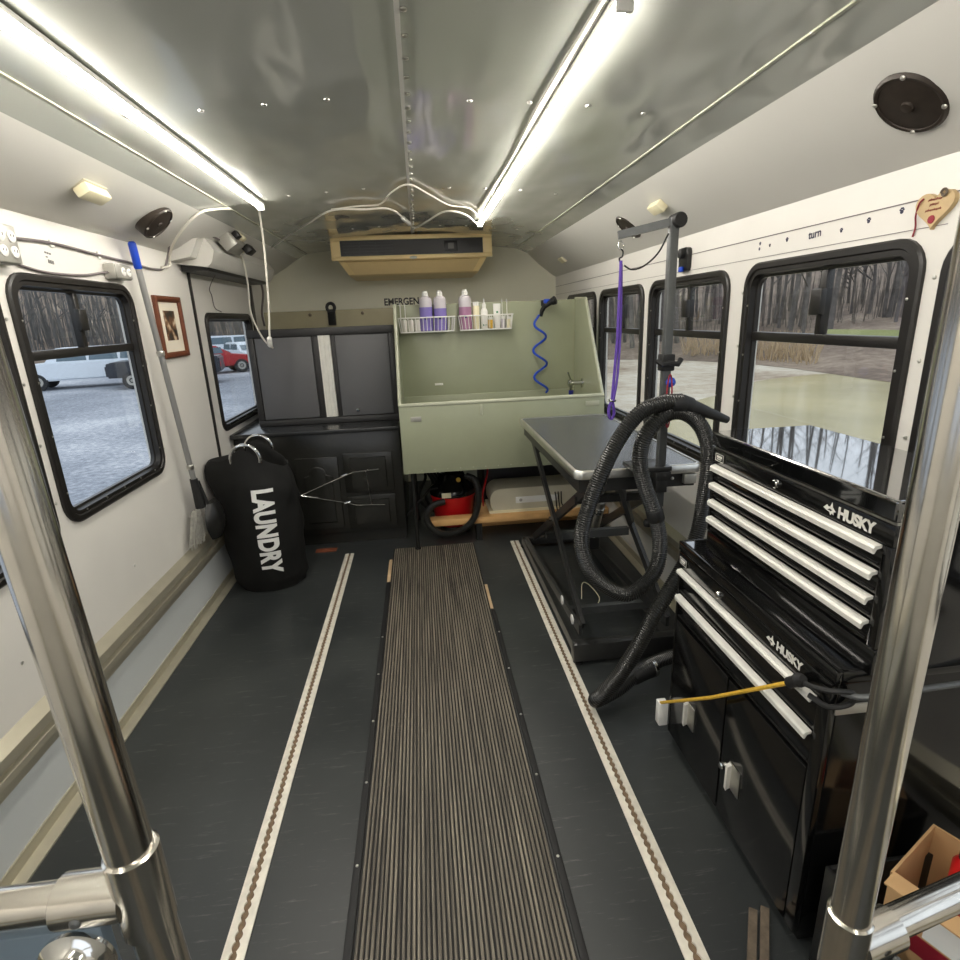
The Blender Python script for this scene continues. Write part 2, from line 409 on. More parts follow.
# lower wall: floor trims, L rails, sheet seams
structure(MB().prism([(XL, 0), (XL+.045, 0), (XL+.045, .006), (XL+.008, .012), (XL+.008, .05), (XL, .05)], 'y', YF, 3.4).build('baseboard_left', M['rail_alu']))
structure(MB().prism([(XR, 0), (XR-.045, 0), (XR-.045, .006), (XR-.008, .012), (XR-.008, .05), (XR, .05)], 'y', YF, YB).build('baseboard_right', M['rail_alu']))
def seat_rail(name, x, s, y1):
    prof = [(x, .245), (x-s*.010, .245), (x-s*.012, .285), (x-s*.030, .290), (x-s*.030, .312), (x-s*.014, .318), (x-s*.014, .335), (x-s*.034, .342), (x-s*.034, .372), (x-s*.010, .392), (x, .40)]
    structure(MB().prism(prof, 'y', YF, y1).build(name, M['rail_alu'], smooth=15))
seat_rail('trim_7', XL, -1, 3.55); seat_rail('trim_8', XR, 1, YB)
structure(MB().box(XL, XL+.002, YF, 3.5, .05, .245).build('trim_9', M['wall_sheet']))
structure(MB().box(XR-.002, XR, YF, YB, 1.735, 1.738).box(XR-.002, XR, 1.3, YB, 1.668, 1.6695).build('trim_10', M['cable_grey']))
structure(MB().box(XL, XL+.01, 3.44, 3.46, .40, 1.83).build('trim_11', M['black_frame']))
structure(MB().box(XL, XL+.012, 4.60, 4.66, .85, 1.80).build('trim_12', M['black_frame']))
# wall screws in rows between the windows
b = MB()
for x, s, ws in ((XL, 1, LW), (XR, -1, RW)):
    for a, c, z0, z1 in ws:
        for z in (.95, 1.15, 1.35, 1.55):
            b.lathe((x, c+.022, z), [(.006, 0), (.005, .003), (.002, .004)], axis=(s, 0, 0), n=8)
    for yy in (1.1, 1.6, 2.3, 2.9): b.lathe((x, yy, .55), [(.006, 0), (.005, .003), (.002, .004)], axis=(s, 0, 0), n=8)
structure(b.build('trim_13', M['alu']))

# windows
def window(n, x, s, a, c, z0, z1, split=True, thin=False):
    """s=+1: the room is on the +x side of the wall"""
    w = thing('window_%d' % n, None, None, (x, (a+c)/2, z0), kind='structure')
    r = .085 if not thin else .07
    pro = [(0, -.002), (0, .009), (.006, .014), (.022, .014), (.026, .008), (.040, .008), (.044, -.012), (.052, -.014), (.052, -.030), (.03, -.030), (.03, -.002)]
    loops = []
    for ins, dp in pro:
        loops.append([(x+s*dp, yy, zz) for yy, zz in rrect(a+ins, c-ins, z0+ins, z1-ins, max(.02, r-ins*.8))])
    MB().rings(loops, loop=True).build('window_frame', M['black_frame'], w, smooth=25)
    ia, ic, i0, i1 = a+.05, c-.05, z0+.05, z1-.05
    gx = x-s*.024
    if split:
        zb = z1-.262
        MB().box(gx-.014, gx+.018, ia, ic, zb-.016, zb+.016, bev=.003).build('crossbar', M['black_frame'], w)
        ym = (a+c)/2-.01
        MB().box(gx-.010, gx+.016, ym-.014, ym+.014, zb, i1, bev=.003).build('mullion', M['black_frame'], w)
        lt = MB().box(min(x-s*.012, x+s*.008), max(x-s*.012, x+s*.008), ym-.028, ym+.022, zb+.075, zb+.155, bev=.004)
        lt.build('latch', M['dark_plastic'], w)
        MB().box(gx-.004, gx-.001, ia, ym, zb, i1).build('upper_pane', M['glass'], w, smooth=0)
        MB().box(gx+.004, gx+.007, ym, ic, zb, i1).build('upper_pane', M['glass'], w, smooth=0)
        MB().box(gx-.002, gx+.001, ia, ic, i0, zb).build('lower_pane', M['glass'], w, smooth=0)
    else:
        MB().box(gx-.002, gx+.001, ia, ic, i0, i1).build('pane', M['glass'], w, smooth=0)
    b = MB()
    for zz in (z0+.12, z0+.32, z0+.5, z1-.15):
        for yy in (a+.033, c-.033): b.lathe((x+s*.008, yy, zz), [(.004, 0), (.004, .002), (.001, .003)], axis=(s, 0, 0), n=6)
    for k in range(5):
        for zz in (z0+.033,): b.lathe((x+s*.008, a+.12+k*(c-a-.24)/4, zz), [(.004, 0), (.004, .002), (.001, .003)], axis=(s, 0, 0), n=6)
    b.build('screws', M['alu'], w)
n = 1
for k, (a, c, z0, z1) in enumerate(LW): window(n, XL, 1, a, c, z0, z1, split=(k < 3), thin=(k == 3)); n += 1
for (a, c, z0, z1) in RW: window(n, XR, -1, a, c, z0, z1); n += 1

# ------------------------------------------------------------------ floor coverings
mt = thing('ribbed_runner', 'worn grey-brown ribbed rubber runner down the middle of the black floor', 'floor mat', (0, 1.5, 0))
MB().box(-.265, .282, YF+.3, 3.55, 0, .003).build('backing', M['rib_groove'], mt)
NR = 42; b = MB()
for k in range(NR):
    x = -.262+.541*(k+.5)/NR
    b.prism([(x-.0042, .003), (x+.0042, .003), (x+.003, .0075), (x-.003, .0075)], 'y', YF+.3, 3.55)
b.build('ribs', M['ribbed'], mt, smooth=0)
for s, x in (('left', -.277), ('right', .297)):
    e = MB().box(x-.011, x+.011, YF+.3, 3.05 if s == 'left' else 2.62, 0, .007, bev=.002).build('edge_strip', M['rubber'], mt)
    for k in range(7): MB().lathe((x, .6+k*.3+(.05 if s == 'left' else 0), .007), [(.005, 0), (.004, .002), (.001, .003)], n=8).build('screw', M['alu'], e)
for x0, x1, y0, y1, lab in ((-.288, -.268, 3.06, 3.38, 'narrow strip of bare wood beside the runner, near the cabinet'), (.284, .300, 2.64, 2.92, 'narrow strip of bare wood beside the runner, near the grooming table')):
    tag(MB().box(x0, x1, y0, y1, 0, .005, bev=.001).build('wood_strip', M['reveal_wood']), lab, 'wood strip')
tag(MB().box(-.80, -.66, 3.60, 3.66, 0, .004).build('wood_patch', M['rust_wood']), 'reddish wood patch on the floor in front of the black base cabinet', 'wood patch')
def l_track(x0, label):
    t = thing('floor_track', label, 'floor track', (x0, 1.7, 0), 'seat tracks along the floor')
    MB().box(x0-.027, x0+.027, .3, 3.53, 0, .002).build('slot_base', M['track_base'], t)
    for s in (-1, 1):
        top, bot = [], []
        y = .3
        pts = []
        while y < 3.52:
            for k in range(6):
                a = PI*k/6
                pts.append((x0+s*(.0045+.0055*math.sin(a)), y+.0042*(k)))
            y += .0254
        pts.append((x0+s*.0045, 3.53))
        bm = MB()
        out = x0+s*.029
        R = []
        for px, py in pts: R.append([(px, py, .002), (out, py, .002), (out, py, .006), (px, py, .0075)])
        bm.rings(R)
        bm.build('rail_edge', M['alu_worn'], t, smooth=20)
l_track(-.560, 'pale perforated metal track in the floor, on the side of the laundry bag')
l_track(.563, 'pale perforated metal track in the floor, on the side of the tool chest')

# ------------------------------------------------------------------ camera + world
cam_d = bpy.data.cameras.new('camera'); cam = bpy.data.objects.new('camera', cam_d); COL.objects.link(cam)
yaw, pitch, roll, F = math.radians(5.519), math.radians(16.346), math.radians(-2.312), 554.78
fw = V((math.sin(yaw)*math.cos(pitch), math.cos(yaw)*math.cos(pitch), -math.sin(pitch)))
rt = V((math.cos(yaw), -math.sin(yaw), 0)); up = rt.cross(fw)
rt, up = rt*math.cos(roll)+up*math.sin(roll), -rt*math.sin(roll)+up*math.cos(roll)
mx = Matrix((rt, up, -fw)).transposed().to_4x4(); mx.translation = V((0, 0, 1.5)); cam.matrix_world = mx
cam_d.sensor_width = 36; cam_d.lens = F/960*36; cam_d.clip_start = .02; cam_d.clip_end = 300
bpy.context.scene.camera = cam
w = bpy.data.worlds.new('overcast'); bpy.context.scene.world = w; w.use_nodes = True
bg = w.node_tree.nodes['Background']; bg.inputs['Color'].default_value = (.88, .93, 1.0, 1); bg.inputs['Strength'].default_value = 1.08
sc = bpy.context.scene
sc.view_settings.view_transform = 'Standard'; sc.view_settings.look = 'None'; sc.view_settings.gamma = 1; sc.view_settings.exposure = 0.62
sc.view_settings.use_curve_mapping = False
#PART2

# ------------------------------------------------------------------ LED tube lights on the ceiling
def tube_light(x, y0, y1, label):
    z = zc(x)-.002
    t = thing('tube_light', label, 'ceiling light', (x, (y0+y1)/2, z), 'long tube lights on the ceiling')
    MB().box(x-.017, x+.017, y0, y1, z-.014, z, bev=.002).build('housing', M['white_plastic'], t)
    b = MB(); P = [(x+.015*math.cos(a), z-.014+.020*math.sin(a)) for a in [PI+PI*k/8 for k in range(9)]]
    b.prism(P, 'y', y0+.012, y1-.012).build('diffuser', M['tube_glow'], t)
    for yy in (y0, y1-.012):
        MB().box(x-.018, x+.018, yy, yy+.012, z-.037, z, bev=.003).build('end_cap', M['white_plastic'], t)
    return t
tube_light(-.735, .30, 3.12, 'glowing tube light on the ceiling over the laundry bag side')
tube_light(-.735, -1.3, .22, 'unseen glowing tube light added on the ceiling behind the camera on the left')  # out-of-view tube, added to brighten the front of the bus
tube_light(.452, -1.3, 1.20, 'unseen glowing tube light added on the ceiling near the camera on the right')  # presumed next fixture, out of view, added to light the foreground
tube_light(.452, 1.28, 3.98, 'glowing tube light on the ceiling over the grooming table side')

# ------------------------------------------------------------------ cords
def cord(name, pts, r, m, label, k=8, cat='cord', plugs=(), group=None):
    t = thing(name, label, cat, tuple(pts[0]), group)
    MB().tube(smoothpath(pts, k), r, 8).build('cord_run', m, t)
    for a, c, rr in plugs: MB().lathe(a, [(rr*.5, 0), (rr, .008), (rr, (V(c)-V(a)).length-.008), (rr*.6, (V(c)-V(a)).length)], axis=V(c)-V(a), n=10).build('connector', M['white_plastic'], t)
    return t
cord('power_cord', [(-.75, 3.12, 2.085), (-.77, 3.22, 2.06), (-.785, 3.28, 1.90), (-.805, 3.30, 1.64), (-.83, 3.32, 1.45), (-.838, 3.35, 1.40), (-.87, 3.50, 1.375), (-.97, 3.70, 1.43), (-1.05, 3.82, 1.58), (-1.06, 3.88, 1.75), (-1.045, 3.80, 1.90), (-1.06, 3.72, 1.955)],
     .0055, M['cable_white'], 'white cord looping down from the end of the left tube light, with an inline switch', plugs=[((-.832, 3.315, 1.44), (-.842, 3.345, 1.385), .014)])
z9 = 2.10
cord('power_cord', [(-1.07, 4.45, 2.0), (-.99, 4.35, 2.025), (-.85, 4.15, 2.06), (-.62, 3.75, 2.085), (-.43, 3.40, 2.092), (-.25, 3.42, 2.098), (-.12, 3.46, 2.105), (-.04, 3.75, 2.10), (.02, 4.05, 2.09), (.10, 3.85, 2.095), (.20, 3.55, 2.10), (.32, 3.62, 2.095), (.43, 3.95, 2.09)],
     .0055, M['cable_white'], 'white cord sagging across the ceiling in front of the tan air conditioner', plugs=[((-.05, 3.72, 2.10), (-.01, 3.92, 2.094), .013)])
cord('power_cord', [(-.43, 3.40, 2.098), (-.28, 3.36, 2.104), (-.16, 3.36, 2.112), (-.09, 3.10, 2.115), (0, 2.93, 2.115), (.10, 3.15, 2.115), (.22, 3.42, 2.110), (.35, 3.52, 2.105), (.46, 3.86, 2.088)],
     .0042, M['cable_white'], 'thin white cord arching over the ceiling seam between the tube lights')
cord('power_cord', [(.43, 3.90, 2.09), (.41, 3.2, 2.108), (.418, 2.5, 2.108), (.408, 1.9, 2.108), (.416, 1.3, 2.108)],
     .0045, M['cable_white'], 'thin white cord running along the tube light above the grooming table')
cord('conduit_cord', [(-.89, 3.15, 2.066), (-.93, 3.06, 2.05), (-.985, 2.97, 2.018), (-1.10, 3.02, 1.945), (-1.19, 3.12, 1.892), (-1.238, 3.19, 1.85), (-1.248, 3.20, 1.815), (-1.25, 3.10, 1.798)],
     .006, M['cable_white'], 'white cord bending over the left cove from ceiling to wall')
cord('grey_cable', [(-1.25, 1.99, 1.80), (-1.253, 2.06, 1.798), (-1.252, 2.25, 1.806), (-1.252, 2.56, 1.797), (-1.252, 2.80, 1.792), (-1.252, 3.0, 1.784), (-1.252, 3.14, 1.80), (-1.235, 3.18, 1.875), (-1.19, 3.12, 1.925), (-1.14, 3.17, 1.965), (-1.09, 3.35, 1.98), (-1.06, 3.50, 1.965)],
     .005, M['cable_grey'], 'grey cable clipped along the white wall above the framed picture')
cord('grey_cable', [(-1.25, 1.99, 1.73), (-1.254, 2.06, 1.715), (-1.253, 2.2, 1.704), (-1.253, 2.4, 1.712), (-1.253, 2.53, 1.73), (-1.24, 2.57, 1.737)],
     .0045, M['cable_grey'], 'short grey cable drooping between the two left wall outlets')
cord('thin_wire', [(-1.08, 3.62, 1.90), (-1.12, 3.64, 1.84), (-1.18, 3.66, 1.80), (-1.23, 3.68, 1.73), (-1.245, 3.74, 1.69), (-1.245, 3.76, 1.62), (-1.235, 3.84, 1.595)],
     .003, M['cable_grey'], 'thin dark wire hanging from the junction box down to the lift door window', cat='wire')
cord('grey_cable', [(-1.19, 4.70, 1.86), (-1.20, 4.78, 1.75), (-1.235, 4.80, 1.60), (-1.24, 4.84, 1.50)],
     .008, M['cable_grey'], 'grey cable bundle dropping in the back corner beside the lift door')

# ------------------------------------------------------------------ left wall fittings
def duplex_faces(b, x, y, z, s=1):
    pass
def outlet_box(loc, w, h, d, label, gangs, horizontal=False):
    x, y, z = loc
    t = thing('outlet_box', label, 'electrical outlet', loc, 'outlet boxes on the left wall')
    MB().box(x, x+d, y-w/2, y+w/2, z-h/2, z+h/2, bev=.006).build('box', M['grey_box'], t)
    MB().box(x+d, x+d+.003, y-w/2+.004, y+w/2-.004, z-h/2+.004, z+h/2-.004, bev=.0012).build('cover_plate', M['grey_box'], t)
    for gy, gz in gangs:
        r = MB().lathe((x+d+.003, y+gy, z+gz), [(.017, 0), (.017, .003), (.015, .004)], axis=(1, 0, 0), n=18).build('receptacle', M['white_plastic'], t)
        for k in (-.006, .006):
            MB().box(x+d+.0065, x+d+.008, y+gy+k-.001, y+gy+k+.001, z+gz-.001, z+gz+.007).build('slot', M['dark_plastic'], r)
    return t
outlet_box((XL, 1.945, 1.768), .105, .115, .045, 'grey metal outlet box with four round sockets above the near left window', [(-.024, .022), (-.024, -.022), (.024, .022), (.024, -.022)])
outlet_box((XL, 2.63, 1.740), .14, .06, .045, 'small grey outlet box beside the blue broom handle', [(.038, 0), (-.006, 0)])
for yy, lab in ((2.24, 'first'), (2.53, 'second')):
    MB
b = tag(MB().box(XL, XL+.008, 2.235, 2.255, 1.793, 1.818, bev=.002).build('cable_clip', M['white_plastic']), 'white cable clip on the wall just left of the small outlet box row', 'cable clip', 'cable clips')
b['label'] = 'white clip holding the grey wall cable, over the printed mark on the wall'
tag(MB().box(XL, XL+.008, 2.535, 2.555, 1.785, 1.812, bev=.002).build('cable_clip', M['white_plastic']), 'white clip holding the grey wall cable, just before the small outlet box', 'cable clip', 'cable clips')
# printed mark on the wall (illegible)
b = MB()
for i, (yy, zz, ww, hh) in enumerate([(2.205, 1.772, .008, .006), (2.217, 1.771, .008, .006), (2.229, 1.770, .008, .006), (2.207, 1.758, .010, .004), (2.213, 1.744, .008, .012), (2.224, 1.743, .008, .012), (2.235, 1.742, .008, .012)]):
    b.box(XL, XL+.0012, yy-ww/2, yy+ww/2, zz-hh/2, zz+hh/2)
tag(b.build('printed_sticker', M['pencil']), 'tiny grey printed mark on the wall above the left window', 'sticker')

# picture
t = thing('framed_picture', 'small dark portrait print in a reddish wooden frame on the left wall', 'picture', (XL, 3.095, 1.51))
y0, y1, z0, z1 = 2.945, 3.245, 1.362, 1.662
b = MB()
pro = [(0, 0), (0, .016), (.006, .020), (.016, .020), (.028, .012), (.028, 0)]
b.rings([[(XL+d, y, z) for y, z in ((y0+i, z0+i), (y1-i, z0+i), (y1-i, z1-i), (y0+i, z1-i))] for i, d in pro], loop=True)
b.build('frame', M['frame_wood'], t, smooth=20)
MB().box(XL, XL+.005, y0+.026, y1-.026, z0+.026, z1-.026).build('mat_board', M['paper'], t)
MB().box(XL+.005, XL+.0062, y0+.085, y1-.085, z0+.085, z1-.070).build('print', M['art'], t)

# cream box and round speakers on the coves
def cove_frame(side, y, t):
    """point and axes on the cove; t 0..1 from wall to ceiling"""
    a, c = ((V((XL, y, ZL)), V((-.985, y, 2.03))) if side == 'left' else (V((XR, y, ZR)), V((1.0, y, 2.03))))
    p = a.lerp(c, t); u = (c-a).normalized(); r = V((0, 1, 0)) if side == 'left' else V((0, -1, 0))
    nrm = r.cross(u); 
    if nrm.z > 0: nrm = -nrm
    return p, u, nrm
def speaker(side, y, t, r, label):
    p, u, nn = cove_frame(side, y, t)
    if side == 'left': nn = (nn+V((1, 0, 0))*.36).normalized(); u = (u-nn*u.dot(nn)).normalized(); p = p+nn*.026
    th = thing('wall_speaker', label, 'speaker', tuple(p), 'round brown speakers on the side coves')
    p = p-nn*.02
    MB().lathe(p, [(r, -.05), (r, .028), (r*.93, .034), (r*.86, .033), (r*.84, .029)], axis=nn, n=40).build('rim', M['speaker'], th)
    MB().lathe(p+nn*.024, [(r*.86, 0), (r*.86, .006), (r*.5, .010), (r*.17, .011), (r*.15, .016), (.002, .018)], axis=nn, n=40).build('grille', M['speaker'], th)
    for k in range(4):
        a = PI/4+.3+k*PI/2; yv = V((0, 1, 0))
        q = p+nn*.033+(u*math.cos(a)+yv*math.sin(a))*r*.92
        MB().lathe(q, [(.006, 0), (.005, .003), (.002, .005)], axis=nn, n=8).build('screw', M['alu'], th)
speaker('right', 1.313, .50, .082, 'large round brown speaker high on the right, nearest the camera')
speaker('left', 2.74, .56, .080, 'round brown speaker above the framed picture on the left')
speaker('right', 3.05, .50, .080, 'round brown speaker behind the grooming arm')
def cove_box(side, y, t, w, h, d, label, name='marker_light', m='cream'):
    p, u, nn = cove_frame(side, y, t); p = p-nn*.012
    th = thing(name, label, 'light fixture', tuple(p), 'small cream boxes on the coves')
    mx = Matrix((V((0, 1, 0)), u, nn)).transposed().to_4x4(); mx.translation = p
    MB().box(-w/2, w/2, -h/2, h/2, 0, d*.35, mx=mx, bev=.003).build('base', M['cream_unit'], th)
    MB().box(-w/2+.004, w/2-.004, -h/2+.004, h/2-.004, d*.35, d, mx=mx, bev=.008).build('cover', M[m], th)
cove_box('left', 2.22, .64, .15, .06, .055, 'cream plastic box on the left cove above the window')
cove_box('right', 2.59, .62, .12, .06, .05, 'cream plastic box on the right cove behind the top of the grooming arm')
cove_box('right', 4.50, .42, .13, .06, .035, 'flat cream box on the right cove near the back wall')

# lift door header and junction box
t = thing('lift_header', 'grey housing along the top of the lift door, with dark slot underneath', 'lift housing', (-1.15, 3.9, 1.85))
pr = [(XL+.001, 1.835), (-1.10, 1.815), (-1.075, 1.84), (-1.055, 1.90), (-1.10, 1.965), (-1.16, 1.945), (-1.22, 1.915), (XL+.001, 1.90)]
MB().prism(pr, 'y', 3.32, 4.62).build('cover', M['cove'], t, smooth=30)
MB().prism([(-1.255, 1.80), (-1.115, 1.80), (-1.105, 1.815), (-1.255, 1.834)], 'y', 3.36, 4.60).build('slot', M['dark_plastic'], t)
MB().prism([(XL+.001, 1.84), (-1.15, 1.86), (-1.10, 1.95), (-1.16, 1.94), (XL+.001, 1.885)], 'y', 3.235, 3.32).build('end_cap', M['cove'], t, smooth=30)
t = thing('junction_box', 'grey metal junction box with plugs on the lift housing', 'junction box', (-1.04, 3.6, 1.96))
mx = Matrix.Translation((-1.035, 3.58, 1.965)) @ Matrix.Rotation(-.6, 4, 'Y')
MB().box(-.035, .04, -.11, .10, -.05, .05, mx=mx, bev=.004).build('box', M['grey_box'], t)
MB().box(.04, .044, -.10, .09, -.045, .045, mx=mx, bev=.001).build('cover_plate', M['grey_box'], t)
for k, (yy, mm) in enumerate(((-.05, 'dark_plastic'), (.045, 'cream'))):
    MB().box(.044, .075, yy-.025, yy+.025, -.02, .02, mx=mx, bev=.006).build('plug', M[mm], t)
MB().box(-.02, .03, .11, .19, -.035, .03, mx=mx, bev=.005).build('adapter', M['cream'], t)
MB().box(.02, .065, .02, .12, -.09, -.045, mx=mx, bev=.006).build('power_brick', M['dark_plastic'], t)

# broom + dustpan
t = thing('broom', 'upright broom with grey pole, blue grip and pale frayed bristles', 'broom', (-1.22, 2.88, .41))
top, mid = V((-1.215, 2.755, 1.875)), V((-1.20, 2.885, .76))
d = (mid-top)
MB().cyl(top+d*.10, mid, .0135, n=14).build('pole', M['grey_pole'], t)
MB().lathe(top, [(.010, 0), (.0165, .008), (.0165, .108), (.013, .114)], axis=d, n=14).build('grip', M['blue'], t)
for f in (.42, .93): MB().lathe(top+d*f, [(.015, 0), (.018, .004), (.018, .02), (.015, .024)], axis=d, n=14).build('collar', M['alu'], t)
MB().cyl(mid, V((-1.196, 2.895, .60)), .019, .024, n=12).build('socket', M['rubber'], t)
b = MB()
for k in range(90):
    a = random.uniform(-1, 1); c = random.uniform(-1, 1)
    p0 = V((-1.205+.012*c, 2.86+.035*a, .60)); p1 = V((-1.215+.020*c, 2.835+.075*a+random.uniform(-.02, .02), .415+random.uniform(0, .03)))
    b.tube([p0, p0.lerp(p1, .5)+V((0, .008*a, 0)), p1], .0016, 4)
o = b.build('bristles', M['bristle'], t); o['kind'] = 'stuff'
t = thing('dustpan', 'black upright lobby dustpan clipped to the broom', 'dustpan', (-1.19, 2.98, .41))
b = MB(); R = []
for k in range(9):
    z = .41+.20*k/8; f = math.sin(PI*(k+.6)/9.2)
    w_ = .045+.055*f; dd = .025+.03*f
    R.append([(-1.172+dd*math.cos(a)*(1 if math.cos(a) > 0 else .25), 2.965+w_*math.sin(a), z) for a in [2*PI*j/16 for j in range(16)]])
b.rings(R).build('pan', M['black_satin'], t)
MB().cyl((-1.175, 2.93, .60), (-1.19, 2.905, .74), .013, .010, n=12).build('neck', M['rubber'], t)

# ------------------------------------------------------------------ right wall fittings
# heart plaque
t = thing('heart_plaque', 'heart-shaped wooden plaque with small maroon writing and a cord', 'wall plaque', (XR, 1.337, 1.71))
hp = []
for k in range(40):
    a = 2*PI*k/40
    hx = 16*math.sin(a)**3; hz = 13*math.cos(a)-5*math.cos(2*a)-2*math.cos(3*a)-math.cos(4*a)
    hp.append((1.335-hx*.0033, 1.710+hz*.0029))
MB().prism(hp, 'x', XR-.012, XR).build('board', M['heart_wood'], t, smooth=20)
xx = XR-.0128
def scribble(y0, z, n, m=M['maroon'], par=None, s=.0016):
    b = MB(); y = y0
    pts = []
    for k in range(n*4): pts.append(V((xx, y0-k*.0016, z+(.0022 if k % 2 else -.0016)*(1 if k % 5 else 1.7))))
    b.tube(pts, .0006, 4).build('writing', m, par)
scribble(1.352, 1.728, 6, par=t); scribble(1.346, 1.717, 4, par=t); scribble(1.356, 1.705, 7, par=t)
MB().lathe((XR-.012, 1.336, 1.684), [(.010, 0), (.009, .002), (.003, .003)], axis=(-1, 0, 0), n=10).build('red_knot', M['maroon'], t)
MB().tube(smoothpath([(XR-.013, 1.366, 1.735), (XR-.016, 1.374, 1.725), (XR-.008, 1.387, 1.70), (XR-.004, 1.387, 1.675), (XR-.003, 1.392, 1.652)]), .0022, 6).build('cord', M['maroon'], t)
MB().tube([V((XR-.016, 1.309+.010*math.cos(a)*(1-k/40), 1.738+.010*math.sin(a)*(1-k/40))) for k, a in enumerate([.5*j for j in range(26)])], .0016, 5).build('coil', M['rust'], t)
# paw stickers
def paw(y, z, s, label):
    b = MB()
    for dy, dz, r in ((0, -.35, .48), (-.5, .12, .22), (-.18, .45, .24), (.2, .45, .24), (.52, .12, .22)):
        b.lathe((XR, y-dy*s, z+dz*s), [(r*s, 0), (r*s, .0012)], axis=(-1, 0, 0), n=10)
    return tag(b.build('paw_sticker', M['paw']), label, 'sticker', 'paw print stickers above the windows')
for y, z, s, lab in ((1.441, 1.722, .0105, 'large dark paw print sticker nearest the heart plaque'), (1.55, 1.716, .010, 'dark paw print sticker, second from the heart plaque'), (1.652, 1.705, .0085, 'small dark paw print sticker over the middle of the large window'),
                   (1.905, 1.712, .0095, 'dark paw print sticker over the far corner of the large window'), (2.0, 1.705, .007, 'tiny dark paw print sticker between the two windows'), (2.06, 1.718, .008, 'small dark paw print sticker, upper of the pair beside the grooming arm'),
                   (2.062, 1.700, .007, 'tiny dark paw print sticker, lower of the pair beside the grooming arm')):
    paw(y, z, s, lab)
me = text_mesh('turn', .034, .0008)
tag(MB().add_mesh(me, frame_mx((XR-.0012, 1.795, 1.698), (0, -1, .06), (0, .06, 1), 1.0, 1)).build('word_sticker', M['paw'], smooth=0), 'small slanted word sticker between paw prints above the large window', 'sticker')
# bracket on wall behind the grooming post
t = thing('wall_bracket', 'black plastic bracket on the wall behind the grooming post', 'bracket', (XR, 2.63, 1.72))
MB().box(XR-.02, XR, 2.59, 2.68, 1.665, 1.77, bev=.02).build('plate', M['black_satin'], t)
MB().lathe((XR-.02, 2.635, 1.745), [(.022, 0), (.02, .02), (.008, .024)], axis=(-1, 0, 0), n=14).build('knob', M['rubber'], t)
MB().box(XR-.035, XR-.02, 2.62, 2.65, 1.665, 1.688, bev=.004).build('clip', M['blue'], t)

# ------------------------------------------------------------------ air conditioner
t = thing('air_conditioner', 'wide tan air conditioner hung from the ceiling at the back', 'air conditioner', (0, 4.9, 1.84))
def quad_prof(): return None
y0 = 4.56
pf = [(y0, 2.115), (y0, 2.005), (y0+.012, 1.975), (y0+.10, 1.852), (y0+.14, 1.84), (5.195, 1.84), (5.195, 2.115)]
RR = []
for x, ins in ((-.60, 0), (-.585, 0)):
    pass
def acx(z): return .60-(.10*max(0, (2.0-z))/.16 if z < 2.0 else 0)
RR = [[(s*acx(z), y, z) for y, z in pf] for s in (-1, 1)]
b = MB(); b.rings(RR); b.build('body', M['tan'], t, smooth=0)
MB().box(-.61, .605, y0-.012, y0+.002, 2.085, 2.118, bev=.004).build('top_frame', M['tan'], t)
for x0, x1 in ((-.61, -.54), (.535, .605)): MB().box(x0, x1, y0-.012, y0+.002, 1.975, 2.084, bev=.004).build('side_frame', M['tan'], t)
MB().box(-.61, .605, y0-.014, y0+.002, 1.945, 1.976, bev=.005).build('lower_frame', M['tan'], t)
g = MB().box(-.54, .535, y0-.002, y0+.003, 1.976, 2.085).build('grille_recess', M['dark_plastic'], t)
for k in range(5): MB().bar((-.52, y0-.007, 1.988+k*.021), (-.15, y0-.007, 1.988+k*.021), .004, .007).build('louver', M['black_satin'], g)
for x in (-.40, -.28): MB().box(x-.003, x+.003, y0-.011, y0-.003, 1.98, 2.078).build('louver_bar', M['black_satin'], g)
MB().box(.24, .34, y0-.010, y0-.002, 1.992, 2.068, bev=.003).build('control_panel', M['black_satin'], g)
MB().box(.268, .312, y0-.0125, y0-.010, 2.010, 2.052, bev=.001).build('display', M['pencil'], g)
lo = MB().bar((-.50, y0+.030, 1.935), (.49, y0+.030, 1.935), .006, .004); lo = MB()
lo.rings([[(s*(acx(z)-.05), y, z) for y, z in ((y0+.028, 1.938), (y0+.092, 1.85), (y0+.098, 1.854), (y0+.034, 1.942))] for s in (-1, 1)]).build('lower_panel', M['tan_dark'], t)
MB().lathe((0, y0-.013, 1.955), [(.030, 0), (.028, .004), (.01, .005)], axis=(0, -1, 0), n=24).build('badge', M['grey_box'], t)
for v in t.children:
    if v.name.startswith('badge'):
        for vv in v.data.vertices: vv.co.z = (vv.co.z-(1.955-1.84))*.38+(1.955-1.84)

# emergency lettering on the back wall
me = text_mesh('EMERGENCY', .082, .0022)
tag(MB().add_mesh(me, frame_mx((-.285, YB-.001, 1.632), (1, 0, 0), (0, 0, 1), .86, 1)).build('wall_lettering', M['dark_plastic'], smooth=0), 'black capital lettering on the back wall, partly hidden by the bathing tub', 'lettering')

